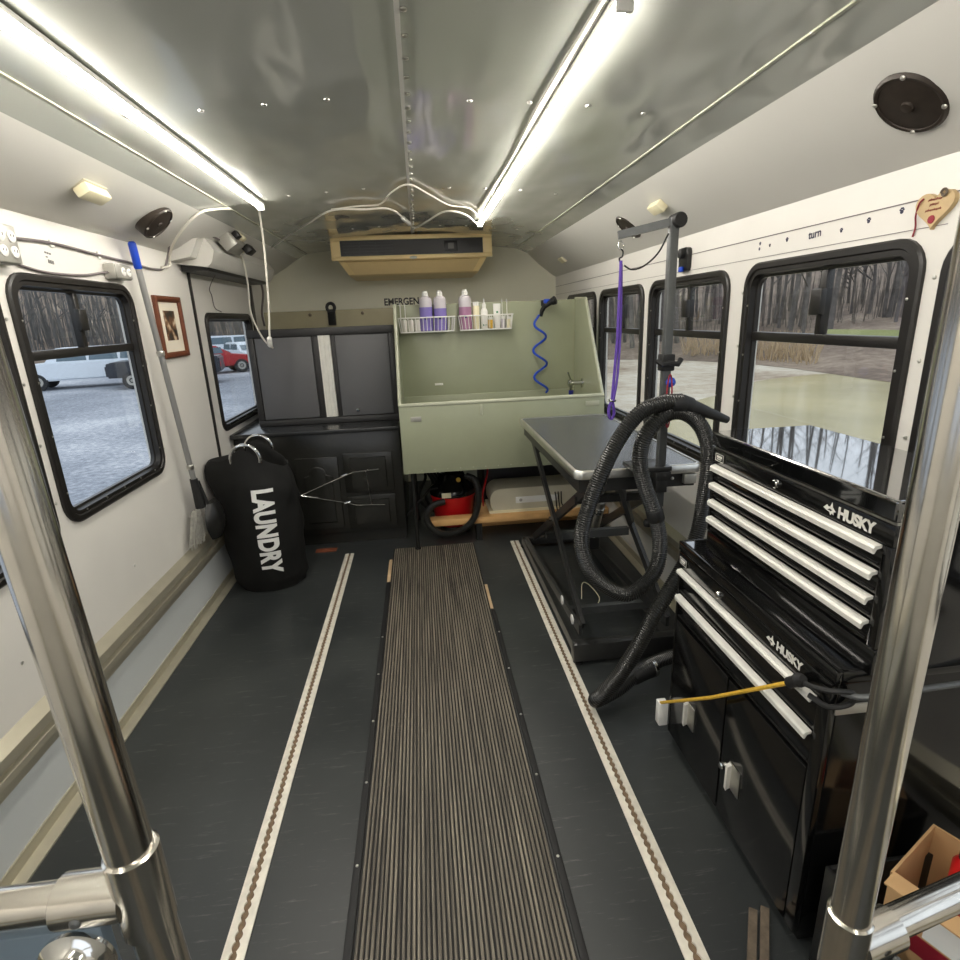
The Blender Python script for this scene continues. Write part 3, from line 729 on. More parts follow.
# ------------------------------------------------------------------ left rear cabinets
t = thing('base_cabinet', 'black painted base cabinet with an arched panel door and two drawers', 'cabinet', (-.70, 3.95, 0))
MB().box(-1.255, -.175, 3.72, 4.75, .09, .80, bev=.002).build('carcass', M['base_cab'], t)
MB().box(-1.255, -.18, 3.75, 4.70, 0, .09).build('plinth', M['base_cab'], t)
def raised(x0, x1, z0, z1, name, par, arch_=False):
    dd = MB().box(x0, x1, 3.70, 3.72, z0, z1, bev=.005).build(name, M['base_cab'], par)
    i = .045
    if arch_:
        cx = (x0+x1)/2; w_ = (x1-x0)/2-i
        P = [(x0+i, z0+i), (x1-i, z0+i), (x1-i, z1-.13)]
        for k in range(13):
            a = PI*k/12; P.append((cx+.62*w_*math.cos(a), z1-.115+.055*math.sin(a)))
        P.append((x0+i, z1-.13))
    else: P = [(x0+i, z0+.03), (x1-i, z0+.03), (x1-i, z1-.03), (x0+i, z1-.03)]
    cx = sum(p[0] for p in P)/len(P); cz = sum(p[1] for p in P)/len(P)
    sh = lambda k, f: (P[k][0]+(cx-P[k][0])*f, P[k][1]+(cz-P[k][1])*f)
    MB().rings([[(p[0], 3.70, p[1]) for p in P], [(sh(k, .03)[0], 3.690, sh(k, .03)[1]) for k in range(len(P))], [(sh(k, .16)[0], 3.687, sh(k, .16)[1]) for k in range(len(P))]]).build('raised_panel', M['base_cab'], dd, smooth=20)
    return dd
raised(-.88, -.60, .13, .64, 'door', t, True)
raised(-.565, -.235, .38, .655, 'drawer', t)
raised(-.565, -.235, .12, .355, 'drawer', t)
raised(-1.20, -.92, .13, .64, 'door', t, True)
tag(MB().box(-1.255, -.168, 3.66, 4.75, .802, .832, bev=.006).build('countertop', M['counter']), 'dark grey countertop on the black base cabinet', 'countertop')
# wire hooks / child lock across the drawers
t = thing('tension_wire', 'thin silver wire spreader stretched in a V across the cabinet fronts', 'wire', (-.6, 3.62, .4))
A = V((-.865, 3.680, .39))
for P in ([A, V((-.56, 3.681, .51)), V((-.50, 3.682, .53)), V((-.33, 3.683, .54))], [A, V((-.56, 3.681, .315)), V((-.50, 3.682, .295)), V((-.31, 3.683, .285))]):
    MB().tube(P, .0028, 6).build('wire', M['chrome2'], t)
    MB().cyl(P[1]-V((.02, 0, 0)), P[1]+V((.02, 0, .01)), .006, n=8).build('coupler', M['chrome2'], t)
MB().tube([(-.42, 3.683, .534), (-.40, 3.683, .29)], .0028, 6).build('cross_wire', M['chrome2'], t)

t = thing('wall_cabinet', 'charcoal two-door cabinet with an aluminium strip, standing on the countertop', 'cabinet', (-.62, 4.2, .833))
MB().box(-1.115, -.18, 3.93, 4.45, .833, 1.47, bev=.003).build('carcass', M['charcoal'], t)
MB().box(-1.125, -.17, 3.90, 3.93, 1.425, 1.475, bev=.004).build('top_rail', M['charcoal'], t)
MB().box(-1.125, -.17, 3.90, 3.93, .834, .875, bev=.004).build('bottom_rail', M['charcoal'], t)
for x0, x1 in ((-1.125, -1.085), (-.205, -.17)): MB().box(x0, x1, 3.90, 3.93, .876, 1.424, bev=.004).build('stile', M['charcoal'], t)
l = MB().box(-1.082, -.715, 3.908, 3.930, .88, 1.42, bev=.003).build('door', M['grey_door'], t)
r = MB().box(-.560, -.208, 3.908, 3.930, .88, 1.42, bev=.003).build('door', M['grey_door'], t)
MB().box(-.712, -.672, 3.915, 3.930, .876, 1.424, bev=.002).build('divider', M['charcoal'], t)
b = MB()
pts = [(-.670, 3.930)]
for k in range(6):
    x = -.670+k*.013; pts += [(x+.001, 3.902+.006*(k % 2)), (x+.012, 3.902+.006*(k % 2))]
pts.append((-.592, 3.930))
b.prism(pts, 'z', .878, 1.424).build('metal_strip', M['alu_strip'], t, smooth=0)
MB().box(-.590, -.563, 3.915, 3.930, .876, 1.424, bev=.002).build('divider', M['charcoal'], t)
MB().lathe((-.452, 3.908, .915), [(.012, 0), (.012, .010), (.008, .014)], axis=(0, -1, 0), n=14).build('lock', M['chrome2'], r)
t = thing('back_board', 'olive board standing behind the charcoal cabinet', 'board', (-.65, 4.47, .833))
MB().box(-1.135, -.175, 4.46, 4.50, .833, 1.595, bev=.002).build('panel', M['olive'], t)
for x in (-.80, -.41): MB().lathe((x, 4.46, 1.565), [(.012, 0), (.012, .006), (.008, .01)], axis=(0, -1, 0), n=10).build('latch', M['rust'], t)
t = thing('strap', 'black buckled strap hanging over the olive board', 'strap', (-.64, 4.43, 1.49))
MB().box(-.668, -.612, 4.438, 4.452, 1.485, 1.60, bev=.004).build('webbing', M['fabric'], t)
MB().tube([V((-.64+.028*math.sin(a), 4.440, 1.612+.030*math.cos(a))) for a in [2*PI*k/20 for k in range(20)]], .012, 8, loop=True).build('buckle', M['rubber'], t)

# ------------------------------------------------------------------ laundry bag
BC = V((-.985, 3.22)); BH = .80
def bag_ring(z, n=56):
    f = z/BH
    rx = .200+.026*math.sin(PI*min(1, f*.9)); ry = .165+.03*math.sin(PI*min(1, f*.9))
    if z < .03: rx *= .93; ry *= .93
    cx = BC.x-.015*f; cy = BC.y-.012*f
    if f > .8: rx *= 1-.35*(f-.8); ry *= 1-.9*(f-.8)
    return cx, cy, rx, ry
def bag_pt(z, a):
    cx, cy, rx, ry = bag_ring(z)
    w_ = 1+.018*math.sin(5*a+z*14)+.016*math.sin(9*a-z*23+1)+.014*math.sin(3*a+z*37)+.012*math.sin(2*a-z*19+2)
    if -2.5 < a-2*PI*(a > PI) < -.6: w_ = 1+(w_-1)*.35
    x = cx+rx*w_*math.cos(a); y = cy+ry*w_*math.sin(a)
    q = max(0, -math.cos(a)); x -= .080*q**3*max(0, 1-abs(z-.73)/.14)
    return V((max(x, XL+.012), y, z))
t = thing('laundry_bag', 'tall black canvas laundry bag with two metal ring handles and white lettering', 'laundry bag', (BC.x, BC.y, 0))
R = []; NA = 56
ANG = [2*PI*k/NA for k in range(NA)]
def rim_h(a):   # the rim rises into two handle tabs (front and back) and slumps to the left
    return .055*math.exp(-((((a+PI/2+PI) % (2*PI))-PI)/.42)**2)+.055*math.exp(-((((a-PI/2+PI) % (2*PI))-PI)/.42)**2)-.075*max(0, math.cos(a))**2-.02*max(0, -math.cos(a))
for k in range(30):
    f = k/29
    R.append([bag_pt(f*BH, a)+V((0, 0, rim_h(a)*max(0, (f-.55)/.45)**2)) for a in ANG])
inner = [[V((BC.x-.015+(p.x-BC.x+.015)*s, BC.y-.012+(p.y-BC.y+.012)*s, p.z-dz)) for p in R[-1]] for s, dz in ((.965, .004), (.93, .05), (.88, .16), (.80, .20))]
MB().rings(R+inner).build('body', M['fabric'], t, smooth=60)
for s, nm in ((-1, 'front'), (1, 'back')):
    cy = BC.y-.012+s*.135; zz = .80
    pts = [V((BC.x-.005+.078*math.cos(a), cy+s*.0, zz+.085+.082*math.sin(a)-.085)) for a in [-.25+(PI+.5)*k/20 for k in range(21)]]
    h = MB().tube(pts, .0095, 10).build('handle', M['chrome2'], t)
me = text_mesh('LAUNDRY', .135, .0065, 0, 1.04)
mx = frame_mx((-.965, 2.9, .640), (-.02, 0, -1), (1, 0, -.02), .79, 1.04)
b = MB(); b.add_mesh(me, mx)
bmesh.ops.triangulate(b.bm, faces=b.bm.faces)
bmesh.ops.subdivide_edges(b.bm, edges=b.bm.edges, cuts=2, use_grid_fill=True)
for v in b.bm.verts:
    cx, cy, rx, ry = bag_ring(v.co.z); q = max(-.97, min(.97, (v.co.x-cx)/rx))
    a = -math.acos(q); 
    p = bag_pt(v.co.z, a % (2*PI)); v.co.y = p.y-.004
b.build('lettering', M['white_print'], t, smooth=0, label='white capital lettering running down the bag')

# ------------------------------------------------------------------ bathing tub
t = thing('bathing_tub', 'large sage green metal pet bathing tub with tall back and side splash panels', 'tub', (.50, 3.8, 0))
MB().box(-.155, 1.165, 3.48, 3.505, .545, .985, bev=.003).build('front_panel', M['sage'], t)
MB().box(-.155, 1.165, 4.15, 4.17, .545, 1.60, bev=.002).build('back_panel', M['sage'], t)
sp = [(3.505, .545), (4.15, .545), (4.15, 1.60), (3.915, 1.595), (3.506, .985)]
for x0, x1 in ((-.155, -.14), (1.15, 1.165)):
    p = MB().prism(sp, 'x', x0, x1).build('side_panel', M['sage'], t, smooth=0)
    xm = (x0+x1)/2
    MB().tube([V((xm, 3.495, .985)), V((xm, 3.91, 1.597)), V((xm, 4.16, 1.602))], .011, 8).build('edge_trim', M['sage_light'], p)
MB().box(-.139, 1.149, 3.506, 4.149, .60, .615).build('basin_floor', M['sage'], t)
MB().box(-.139, 1.149, 4.135, 4.149, .62, .955, bev=.004).build('back_ledge', M['sage'], t)
MB().tube([(-.15, 3.487, .988), (1.16, 3.487, .988)], .013, 10).build('front_rail', M['sage_light'], t)
MB().box(.355, .37, 3.468, 3.480, .905, .97, bev=.002).build('drain_bracket', M['sage_light'], t)
MB().box(-.085, -.02, 3.476, 3.481, .885, .915, bev=.001).build('small_plate', M['grey_box'], t)
MB().box(1.04, 1.13, 3.476, 3.481, .925, .955, bev=.001).build('name_plate', M['sage_light'], t)
MB().box(.095, .155, 4.128, 4.135, 1.03, 1.045, bev=.002).build('wall_clip', M['alu_strip'], t)
for k in range(16): MB().lathe((-.12+k*.083, 3.48, .565), [(.004, 0), (.003, .002)], axis=(0, -1, 0), n=6).build('rivet', M['sage_light'], t)
for x in (-.10, 1.11):
    for y in (3.52, 4.12):
        lg = MB().cyl((x, y, .015), (x, y, .545), .014, n=12).build('leg', M['black_satin'], t)
        MB().cyl((x, y, 0), (x, y, .016), .020, n=12).build('foot', M['rubber'], lg)
# faucet
f = thing('faucet', 'chrome wall faucet with lever and hose fitting inside the green tub', 'faucet', (1.15, 3.95, 1.0))
MB().lathe((1.15, 3.93, 1.02), [(.035, 0), (.035, .006), (.018, .012), (.016, .07), (.024, .075), (.024, .105), (.015, .11)], axis=(-1, 0, 0), n=18).build('valve_body', M['chrome2'], f)
MB().tube(smoothpath([(1.06, 3.93, 1.03), (1.055, 3.925, 1.06), (1.04, 3.92, 1.10)]), .006, 8).build('lever', M['chrome2'], f)
MB().cyl((1.065, 3.93, 1.01), (1.065, 3.93, .97), .014, n=12).build('spout', M['chrome2'], f)
MB().cyl((1.065, 3.93, .97), (1.065, 3.93, .92), .017, n=12).build('hose_fitting', M['blue_dark'], f)
# coiled sprayer
f = thing('coil_hose_sprayer', 'black and blue spray head with a coiled blue hose hanging in the tub', 'sprayer', (.87, 4.1, .95))
pts = []
for k in range(141):
    q = k/140; z = 1.50-.56*q; a = q*2*PI*2.9+1.2
    rr = .048*(.35+.65*min(1, q*5))
    pts.append(V((.865+rr*math.cos(a)+.015*q, 4.085+rr*.75*math.sin(a)*.9, z)))
MB().tube(pts, .0085, 8).build('coil', M['blue'], f)
MB().tube([V((.885, 4.10, 1.49)), V((.89, 4.09, 1.525)), V((.905, 4.075, 1.555)), V((.95, 4.05, 1.585))], .016, 10, rf=lambda i: (.012, .016, .017, .019)[i]).build('spray_body', M['rubber'], f)
MB().lathe((.945, 4.052, 1.582), [(.018, 0), (.026, .012), (.030, .035), (.026, .042)], axis=(.75, -.4, .35), n=16).build('spray_head', M['rubber'], f)
MB().tube([V((.905, 4.062, 1.56)), V((.89, 4.045, 1.545)), V((.87, 4.045, 1.51))], .006, 8).build('trigger', M['rubber'], f)
MB().box(.90, .945, 4.05, 4.085, 1.575, 1.605, bev=.006).build('clip', M['blue'], f)
MB().box(.895, .955, 4.12, 4.149, 1.56, 1.60, bev=.004).build('holder', M['rubber'], f)
# wire baskets
def basket(x0, x1, label, hook_x):
    z0, z1, ya, yb = 1.415, 1.512, 4.035, 4.142
    t = thing('wire_basket', label, 'basket', ((x0+x1)/2, yb, z0), 'white wire baskets on the tub back')
    q = .012
    for z, ins, rr in ((z1, 0, .0045), (z0, q, .004)):
        MB().tube([V(p) for p in ((x0+ins, ya+ins, z), (x1-ins, ya+ins, z), (x1-ins, yb, z), (x0+ins, yb, z))], rr, 6, loop=True).build('rim' if z == z1 else 'base_wire', M['white_plastic'], t)
    nn = 15
    for k in range(nn):
        f = (k+.5)/nn
        xa = x0+(x1-x0)*f; xb = x0+q+(x1-x0-2*q)*f
        MB().tube([(xa, ya, z1), (xb, ya+q, z0), (xb, yb, z0), (xa, yb, z1)], .0024, 5).build('wire', M['white_plastic'], t)
    for k in range(3):
        for xs, xe in ((x0, x0+q), (x1, x1-q)):
            y = ya+(yb-ya)*(k+.7)/3.6
            MB().tube([(xs, y, z1), (xe, y, z0)], .0024, 5).build('wire', M['white_plastic'], t)
    for hx in hook_x:
        MB().tube([(hx, yb+.001, z0), (hx, yb+.001, 1.612), (hx, 4.160, 1.616), (hx, 4.178, 1.60)], .003, 6).build('hook', M['white_plastic'], t)
basket(-.135, .262, 'white wire basket holding two purple shampoo bottles and rolled cloths', (-.118, -.085))
basket(.288, .672, 'white wire basket holding the pink shampoo bottle and small tubes', (.61, .645))
def bottle(x, y, r, h, liquid, level, label, cat='bottle'):
    z = 1.420
    t = thing('shampoo_bottle', label, cat, (x, y, z), 'large shampoo bottles in the wire baskets')
    MB().lathe((x, y, z), [(r*.9, 0), (r, .006), (r, h*level)], n=24).build('liquid', M[liquid], t)
    MB().lathe((x, y, z), [(r*.995, h*level), (r*.995, h*.76), (r*.9, h*.82), (r*.45, h*.865), (r*.42, h*.88)], n=24).build('bottle_top', M['clear_plastic'], t)
    MB().lathe((x, y, z), [(r*.48, h*.87), (r*.46, h*.955), (r*.36, h*.97), (r*.36, h), (r*.2, h*1.005)], n=16).build('cap', M['white_plastic'], t)
    MB().lathe((x-.004, y-r*1.0+.001, z+.088), [(.012, 0), (.009, .0025)], axis=(0, -1, 0), n=8).build('label_mark', M['blue_dark'], t)
bottle(.062, 4.09, .045, .268, 'purple_soap', .60, 'leftmost tall shampoo bottle, filled with purple liquid')
bottle(.162, 4.09, .045, .268, 'purple_soap', .56, 'second tall shampoo bottle, purple liquid with a clear upper part')
bottle(.338, 4.09, .045, .268, 'pink_soap', .57, 'tall shampoo bottle with pink liquid, in the right basket')
t = thing('lotion_bottle', 'short cream-coloured bottle beside the pink shampoo', 'bottle', (.41, 4.09, 1.42))
MB().lathe((.415, 4.09, 1.42), [(.022, 0), (.024, .005), (.024, .15), (.02, .158)], n=18).build('body', M['cream'], t)
MB().lathe((.415, 4.09, 1.42), [(.021, .158), (.021, .182), (.018, .185)], n=18).build('cap', M['white_plastic'], t)
t = thing('dropper_bottle', 'small white bottle with a pointed cap and green dots', 'bottle', (.472, 4.085, 1.42))
MB().lathe((.472, 4.085, 1.42), [(.022, 0), (.025, .005), (.025, .12), (.018, .135), (.013, .14)], n=18).build('body', M['white_plastic'], t)
MB().lathe((.472, 4.085, 1.42), [(.014, .14), (.014, .165), (.006, .18), (.004, .205)], n=14).build('cap', M['white_plastic'], t)
for k in (-.009, .010): MB().lathe((.472+k, 4.0605, 1.445), [(.006, 0), (.005, .0015)], axis=(0, -1, 0), n=8).build('green_dot', M['green_print'], t)
t = thing('lotion_tube', 'white squeeze tube with green print standing on its cap', 'tube', (.56, 4.09, 1.42))
MB().rings([[(.565+a*math.cos(q), 4.09+c*math.sin(q), 1.42+z) for q in [2*PI*k/16 for k in range(16)]] for z, a, c in ((.022, .020, .018), (.06, .023, .016), (.12, .026, .009), (.168, .028, .003))]).build('body', M['white_plastic'], t)
MB().lathe((.565, 4.09, 1.42), [(.018, 0), (.018, .022)], n=16).build('cap', M['white_plastic'], t)
MB().lathe((.565, 4.0795, 1.53), [(.008, 0), (.007, .002)], axis=(0, -1, 0), n=8).build('green_dot', M['green_print'], t)
for k, (x, h, m, lab) in enumerate(((.515, .075, 'yellow', 'small yellow jar low in the right basket'), (.605, .08, 'clear_plastic', 'squat pale jar in the right basket under the tube'), (.645, .075, 'cream', 'squat cream jar at the right end of the basket'))):
    t = thing('small_jar', lab, 'jar', (x, 4.075, 1.42))
    MB().lathe((x, 4.072, 1.42), [(.014, 0), (.016, .004), (.016, h*.75), (.013, h*.8)], n=14).build('body', M[m], t)
    MB().lathe((x, 4.072, 1.42), [(.0145, h*.8), (.0145, h), (.012, h+.002)], n=14).build('lid', M['white_plastic'], t)
for k, lab in enumerate(('rolled white cloth at the left end of the left basket', 'rolled white cloth in the middle of the left basket bundle', 'rolled white cloth next to the first purple bottle')):
    x = -.095+k*.045
    MB2 = MB().lathe((x, 4.085, 1.42), [(.019, 0), (.021, .008), (.021, .07), (.017, .080), (.009, .076), (.004, .079)], n=14)
    tag(MB2.build('rolled_cloth', M['cloth_white']), lab, 'cloth', 'rolled cloths in the left basket')

# ------------------------------------------------------------------ things under the tub
t = thing('shelf_plank', 'pale pine plank running low under the tub to the right wall', 'plank', (.6, 3.66, 0))
MB().box(-.02, 1.255, 3.60, 3.69, .125, .170, bev=.003).build('board', M['wood'], t)
for x in (.33, 1.20): MB().box(x-.02, x+.02, 3.605, 3.685, 0, .124).build('support_block', M['black_satin'], t)
tag(MB().box(.36, 1.255, 3.86, 3.93, 0, .170, bev=.003).build('rear_plank', M['wood']), 'second pine plank behind, under the beige unit', 'plank')
t = thing('inverter_unit', 'long beige rounded metal unit lying on the plank under the tub', 'appliance', (.75, 3.76, .171))
P = [(x, z) for x, z in rrect(.42, 1.08, .171, .345, .075, 8)]
MB().prism(P, 'y', 3.66, 3.92).build('housing', M['cream_unit'], t, smooth=40)
MB().prism([(x, z) for x, z in rrect(.41, 1.09, .171, .19, .009, 4)], 'y', 3.650, 3.93).build('base_lip', M['cream'], t)
pn = MB().box(.60, .90, 3.654, 3.662, .235, .280, bev=.002).build('label_panel', M['white_plastic'], t)
MB().lathe((.635, 3.654, .257), [(.012, 0), (.010, .004)], axis=(0, -1, 0), n=12).build('dial', M['grey_box'], pn)
for k in range(3): MB().tube(smoothpath([(.88+k*.022, 3.655, .30), (.885+k*.02, 3.645, .26-.02*k), (.89+k*.022, 3.65, .20), (.885+k*.02, 3.60, .18)]), .004, 6).build('lead', M['rubber'], t)
t = thing('shop_vacuum', 'red canister shop vacuum with a black motor head under the tub', 'vacuum', (.17, 3.90, 0))
MB().lathe((.17, 3.87, .05), [(.12, 0), (.135, .01), (.155, .20), (.162, .215), (.162, .235)], n=32).build('canister', M['red'], t)
hd = MB().lathe((.17, 3.87, .285), [(.165, 0), (.168, .02), (.155, .05), (.12, .075), (.10, .115), (.085, .15), (.05, .165)], n=32).build('motor_head', M['black_gloss'], t)
MB().tube(smoothpath([(.10, 3.85, .40), (.12, 3.84, .475), (.17, 3.84, .50), (.23, 3.85, .475), (.25, 3.86, .40)]), .014, 8).build('carry_handle', M['rubber'], t)
MB().box(.085, .15, 3.701, 3.712, .292, .328, bev=.003).build('brand_patch', M['cream'], hd)
MB().lathe((.21, 3.775, .40), [(.018, 0), (.015, .008)], axis=(0, -1, .3), n=12).build('switch', M['yellow'], hd)
for k in range(4):
    a = PI/4+k*PI/2; x, y = .17+.13*math.cos(a), 3.87+.13*math.sin(a)
    MB().lathe((x-.012, y, .025), [(.025, 0), (.025, .024)], axis=(1, 0, 0), n=14).build('caster', M['rubber'], t)
hp_ = [V(p) for p in ((.10, 3.70, .27), (.02, 3.66, .26), (-.03, 3.60, .21), (0, 3.56, .135), (.08, 3.55, .085), (.20, 3.56, .10), (.29, 3.58, .17), (.335, 3.62, .30), (.325, 3.72, .40), (.27, 3.80, .42))]
hp_ = resample(smoothpath(hp_, 12), .004)
MB().tube(hp_, .024, 14, rf=lambda i: .0245 if i % 2 else .0215).build('hose', M['hose_grey'], t, smooth=50)
tag(MB().tube(smoothpath([(.38, 3.75, .20), (.375, 3.72, .30), (.42, 3.80, .42), (.45, 3.95, .50)]), .006, 8).build('red_cable', M['red']), 'red cable rising between the vacuum and the beige unit', 'cable')
t = thing('water_tank', 'dark blue-black tank standing behind the beige unit', 'tank', (.75, 4.3, 0))
MB().box(.42, 1.10, 4.10, 4.60, 0, .50, bev=.02).build('body', M['panel_blue'] if False else M['charcoal'], t)
MB().lathe((.60, 4.22, .50), [(.05, 0), (.05, .03), (.04, .034)], n=18).build('cap', M['blue_dark'], t)
t = thing('hose_bundle', 'tangle of black hoses behind the vacuum under the tub', 'hose', (.0, 4.1, 0))
for k in range(5):
    MB().tube(smoothpath([(-.10+.03*k, 4.05, .50), (-.02+.05*k, 4.02-.02*k, .38-.05*k), (.05*k-.08, 4.06, .20), (.03*k, 4.10, .06)]), .011, 8).build('hose', M['hose_grey'], t)
cord('floor_cable', [(-.16, 3.66, .20), (-.13, 3.60, .26), (-.06, 3.60, .33), (.0, 3.70, .36), (.06, 3.74, .36)], .006, M['rubber'], 'black cable from the cabinet side to the vacuum head')

# ------------------------------------------------------------------ grooming table
TX0, TX1, TY0, TY1, TZ = .575, 1.09, 2.04, 3.27, .905
t = thing('grooming_table', 'black grooming table with a metal-edged top on a folding scissor base', 'table', (.83, 2.65, 0))
MB().prism(rrect(TX0, TX1, TY0, TY1, .035, 6), 'z', TZ-.030, TZ-.002).build('tabletop', M['table_mat'], t, smooth=0)
b = MB(); Rr = []
for ins, z in ((-.004, TZ-.034), (-.006, TZ-.004), (-.002, TZ+.001), (.008, TZ+.001), (.008, TZ-.002), (.008, TZ-.034)):
    Rr.append([(x, y, z) for x, y in rrect(TX0+ins, TX1-ins, TY0+ins, TY1-ins, .035-ins*.5, 6)])
b.rings(Rr, loop=True).build('metal_edge', M['alu'], t, smooth=50)
for x in (TX0+.03, TX1-.03): MB().bar((x, TY0+.02, TZ-.065), (x, TY1-.02, TZ-.065), .025, .06).build('side_rail', M['black_steel'], t)
for y in (TY0+.035, TY1-.035): MB().bar((TX0+.04, y, TZ-.065), (TX1-.04, y, TZ-.065), .025, .06).build('end_rail', M['black_steel'], t)
BZ = .045
for x in (.62, 1.04): MB().bar((x, 2.16, BZ), (x, 3.42, BZ), .04, .05).build('base_rail', M['black_steel'], t)
MB().box(.585, 1.075, 2.075, 2.125, .02, .105, bev=.003).build('base_crossbar', M['black_steel'], t)
MB().box(.60, 1.06, 3.40, 3.44, .02, .07, bev=.003).build('base_crossbar', M['black_steel'], t)
MB().bar((.62, 2.33, .13), (1.04, 2.33, .13), .03, .035).build('base_crossbar', M['grey_steel'], t)
for x in (.61, 1.05):
    for y in (2.10, 3.42): MB().lathe((x, y, 0), [(.022, 0), (.022, .008), (.010, .014), (.010, .022)], n=14).build('foot', M['rubber'], t)
for x in (.635, 1.025):
    l = MB().bar((x, 2.12, .17), (x, 3.20, .80), .018, .042).build('scissor_leg', M['black_steel'], t)
    xx2 = x+(.024 if x < .8 else -.024)
    MB().bar((xx2, 3.30, .12), (xx2, 2.18, .78), .018, .042).build('scissor_leg', M['black_steel'], t)
    MB().cyl((x-.02, 2.69, .47), (x+.03, 2.69, .47), .012, n=10).build('pivot_bolt', M['chrome'], t)
    MB().bar((x-.028, 2.06, .19), (x-.028, 3.30, .10), .014, .042).build('lower_arm', M['black_steel'], t)
for y in (2.16, 2.34): MB().lathe((.600, y, .185), [(.022, 0), (.022, .004), (.015, .006)], axis=(-1, 0, 0), n=16).build('white_disc', M['white_plastic'], t)
MB().bar((.64, 2.62, .40), (1.02, 2.62, .40), .03, .04).build('crossbar', M['grey_steel'], t)
MB().bar((.64, 2.88, .30), (1.02, 2.88, .30), .03, .035).build('crossbar', M['black_steel'], t)
MB().bar((.64, 3.15, .74), (1.02, 3.15, .74), .03, .035).build('crossbar', M['black_steel'], t)
MB().bar((.64, 2.30, .70), (1.02, 2.30, .70), .03, .035).build('crossbar', M['black_steel'], t)
MB().bar((.80, 2.16, .80), (1.04, 2.62, .44), .02, .04).build('diagonal_brace', M['grey_steel'], t)
act = MB().cyl((.885, 2.80, .30), (.885, 2.66, .56), .026, n=16).build('actuator_body', M['alu'], t)
MB().cyl((.885, 2.66, .56), (.885, 2.55, .76), .013, n=12).build('actuator_rod', M['chrome2'], act)
MB().box(.855, .915, 2.76, 2.86, .24, .31, bev=.008).build('motor', M['rubber'], act)
MB().lathe((.885, 2.70, .485), [(.027, 0), (.028, .01), (.028, .035), (.026, .04)], axis=(0, -.55, .82), n=16).build('clamp_ring', M['chrome2'], act)
cable = MB().tube(smoothpath([(.70, 2.36, .17), (.72, 2.42, .22), (.76, 2.44, .20), (.80, 2.40, .15), (.78, 2.36, .13)]), .0022, 6).build('zip_cable', M['cream'], t)
MB().tube(smoothpath([(.74, 2.62, .38), (.73, 2.60, .34), (.75, 2.58, .30), (.77, 2.60, .34), (.76, 2.62, .38)]), .0022, 6).build('zip_cable', M['cream'], t)
for x in (.70, .98): MB().lathe((x, TY0+.022, TZ-.06), [(.007, 0), (.006, .004), (.003, .005)], axis=(0, -1, 0), n=8).build('bolt', M['alu'], t)
MB().box(1.02, 1.07, TY0-.004, TY0+.020, TZ-.080, TZ-.040, bev=.003).build('bracket', M['grey_box'], t)

# grooming arm
PX, PY = .893, 1.985
g = thing('grooming_post', 'tall grey square grooming post with a folding top arm clamped to the table', 'grooming post', (PX, PY, .79))
MB().box(PX-.015, PX+.015, PY-.015, PY+.015, .76, 1.80, bev=.003).build('post', M['grey_steel'], g)
MB().box(PX-.012, PX+.012, PY-.012, PY+.012, .69, .76, bev=.002).build('post_extension', M['grey_steel'], g)
MB().box(PX-.115, PX+.035, PY-.028, PY+.10, TZ+.002, TZ+.020, bev=.003).build('clamp_plate', M['black_steel'], g)
MB().box(PX-.022, PX+.022, PY-.022, PY+.018, TZ-.085, TZ-.035, bev=.004).build('clamp_body', M['black_steel'], g)
MB().box(PX-.03, PX+.03, PY-.032, PY+.022, TZ-.034, TZ+.001, bev=.002).build('clamp_neck', M['black_steel'], g)
k1 = MB().cyl((PX-.04, PY-.005, TZ-.13), (PX-.04, PY-.005, TZ-.20), .007, n=8).build('clamp_screw', M['black_steel'], g)
MB().lathe((PX-.04, PY-.005, TZ-.20), [(.016, 0), (.020, -.01), (.016, -.025)], n=12).build('screw_knob', M['rubber'], k1)
MB().cyl((PX-.10, PY, TZ+.02), (PX-.10, PY, TZ+.055), .007, n=10).build('stop_pin', M['rubber'], g)
MB().box(PX-.024, PX+.024, PY-.024, PY+.024, 1.285, 1.345, bev=.005).build('height_collar', M['rubber'], g)
MB().tube([V((PX-.045, PY-.022, 1.325)), V((PX-.03, PY-.035, 1.31)), V((PX, PY-.03, 1.315)), V((PX+.03, PY-.035, 1.31)), V((PX+.045, PY-.022, 1.325))], .010, 8).build('wing_knob', M['rubber'], g)
AE = V((.715, 2.035, 1.755))
MB().bar((PX+.01, PY, 1.79), AE, .026, .026).build('top_arm', M['grey_steel'], g)
MB().lathe((PX+.012, PY-.032, 1.79), [(.022, 0), (.025, .006), (.025, .058), (.022, .064)], axis=(0, 1, 0), n=20).build('hinge', M['rubber'], g)
ey = MB().tube([V((AE.x+.012+.010*math.sin(a), AE.y, 1.722+.014*math.cos(a))) for a in [2*PI*k/14 for k in range(14)]], .0022, 6, loop=True).build('eye_ring', M['chrome2'], g)
MB().tube(smoothpath([(AE.x+.012, AE.y, 1.712), (AE.x+.020, AE.y, 1.702), (AE.x+.018, AE.y, 1.686), (AE.x+.008, AE.y, 1.680), (AE.x+.010, AE.y, 1.668)]), .003, 6).build('snap_hook', M['rubber'], g)
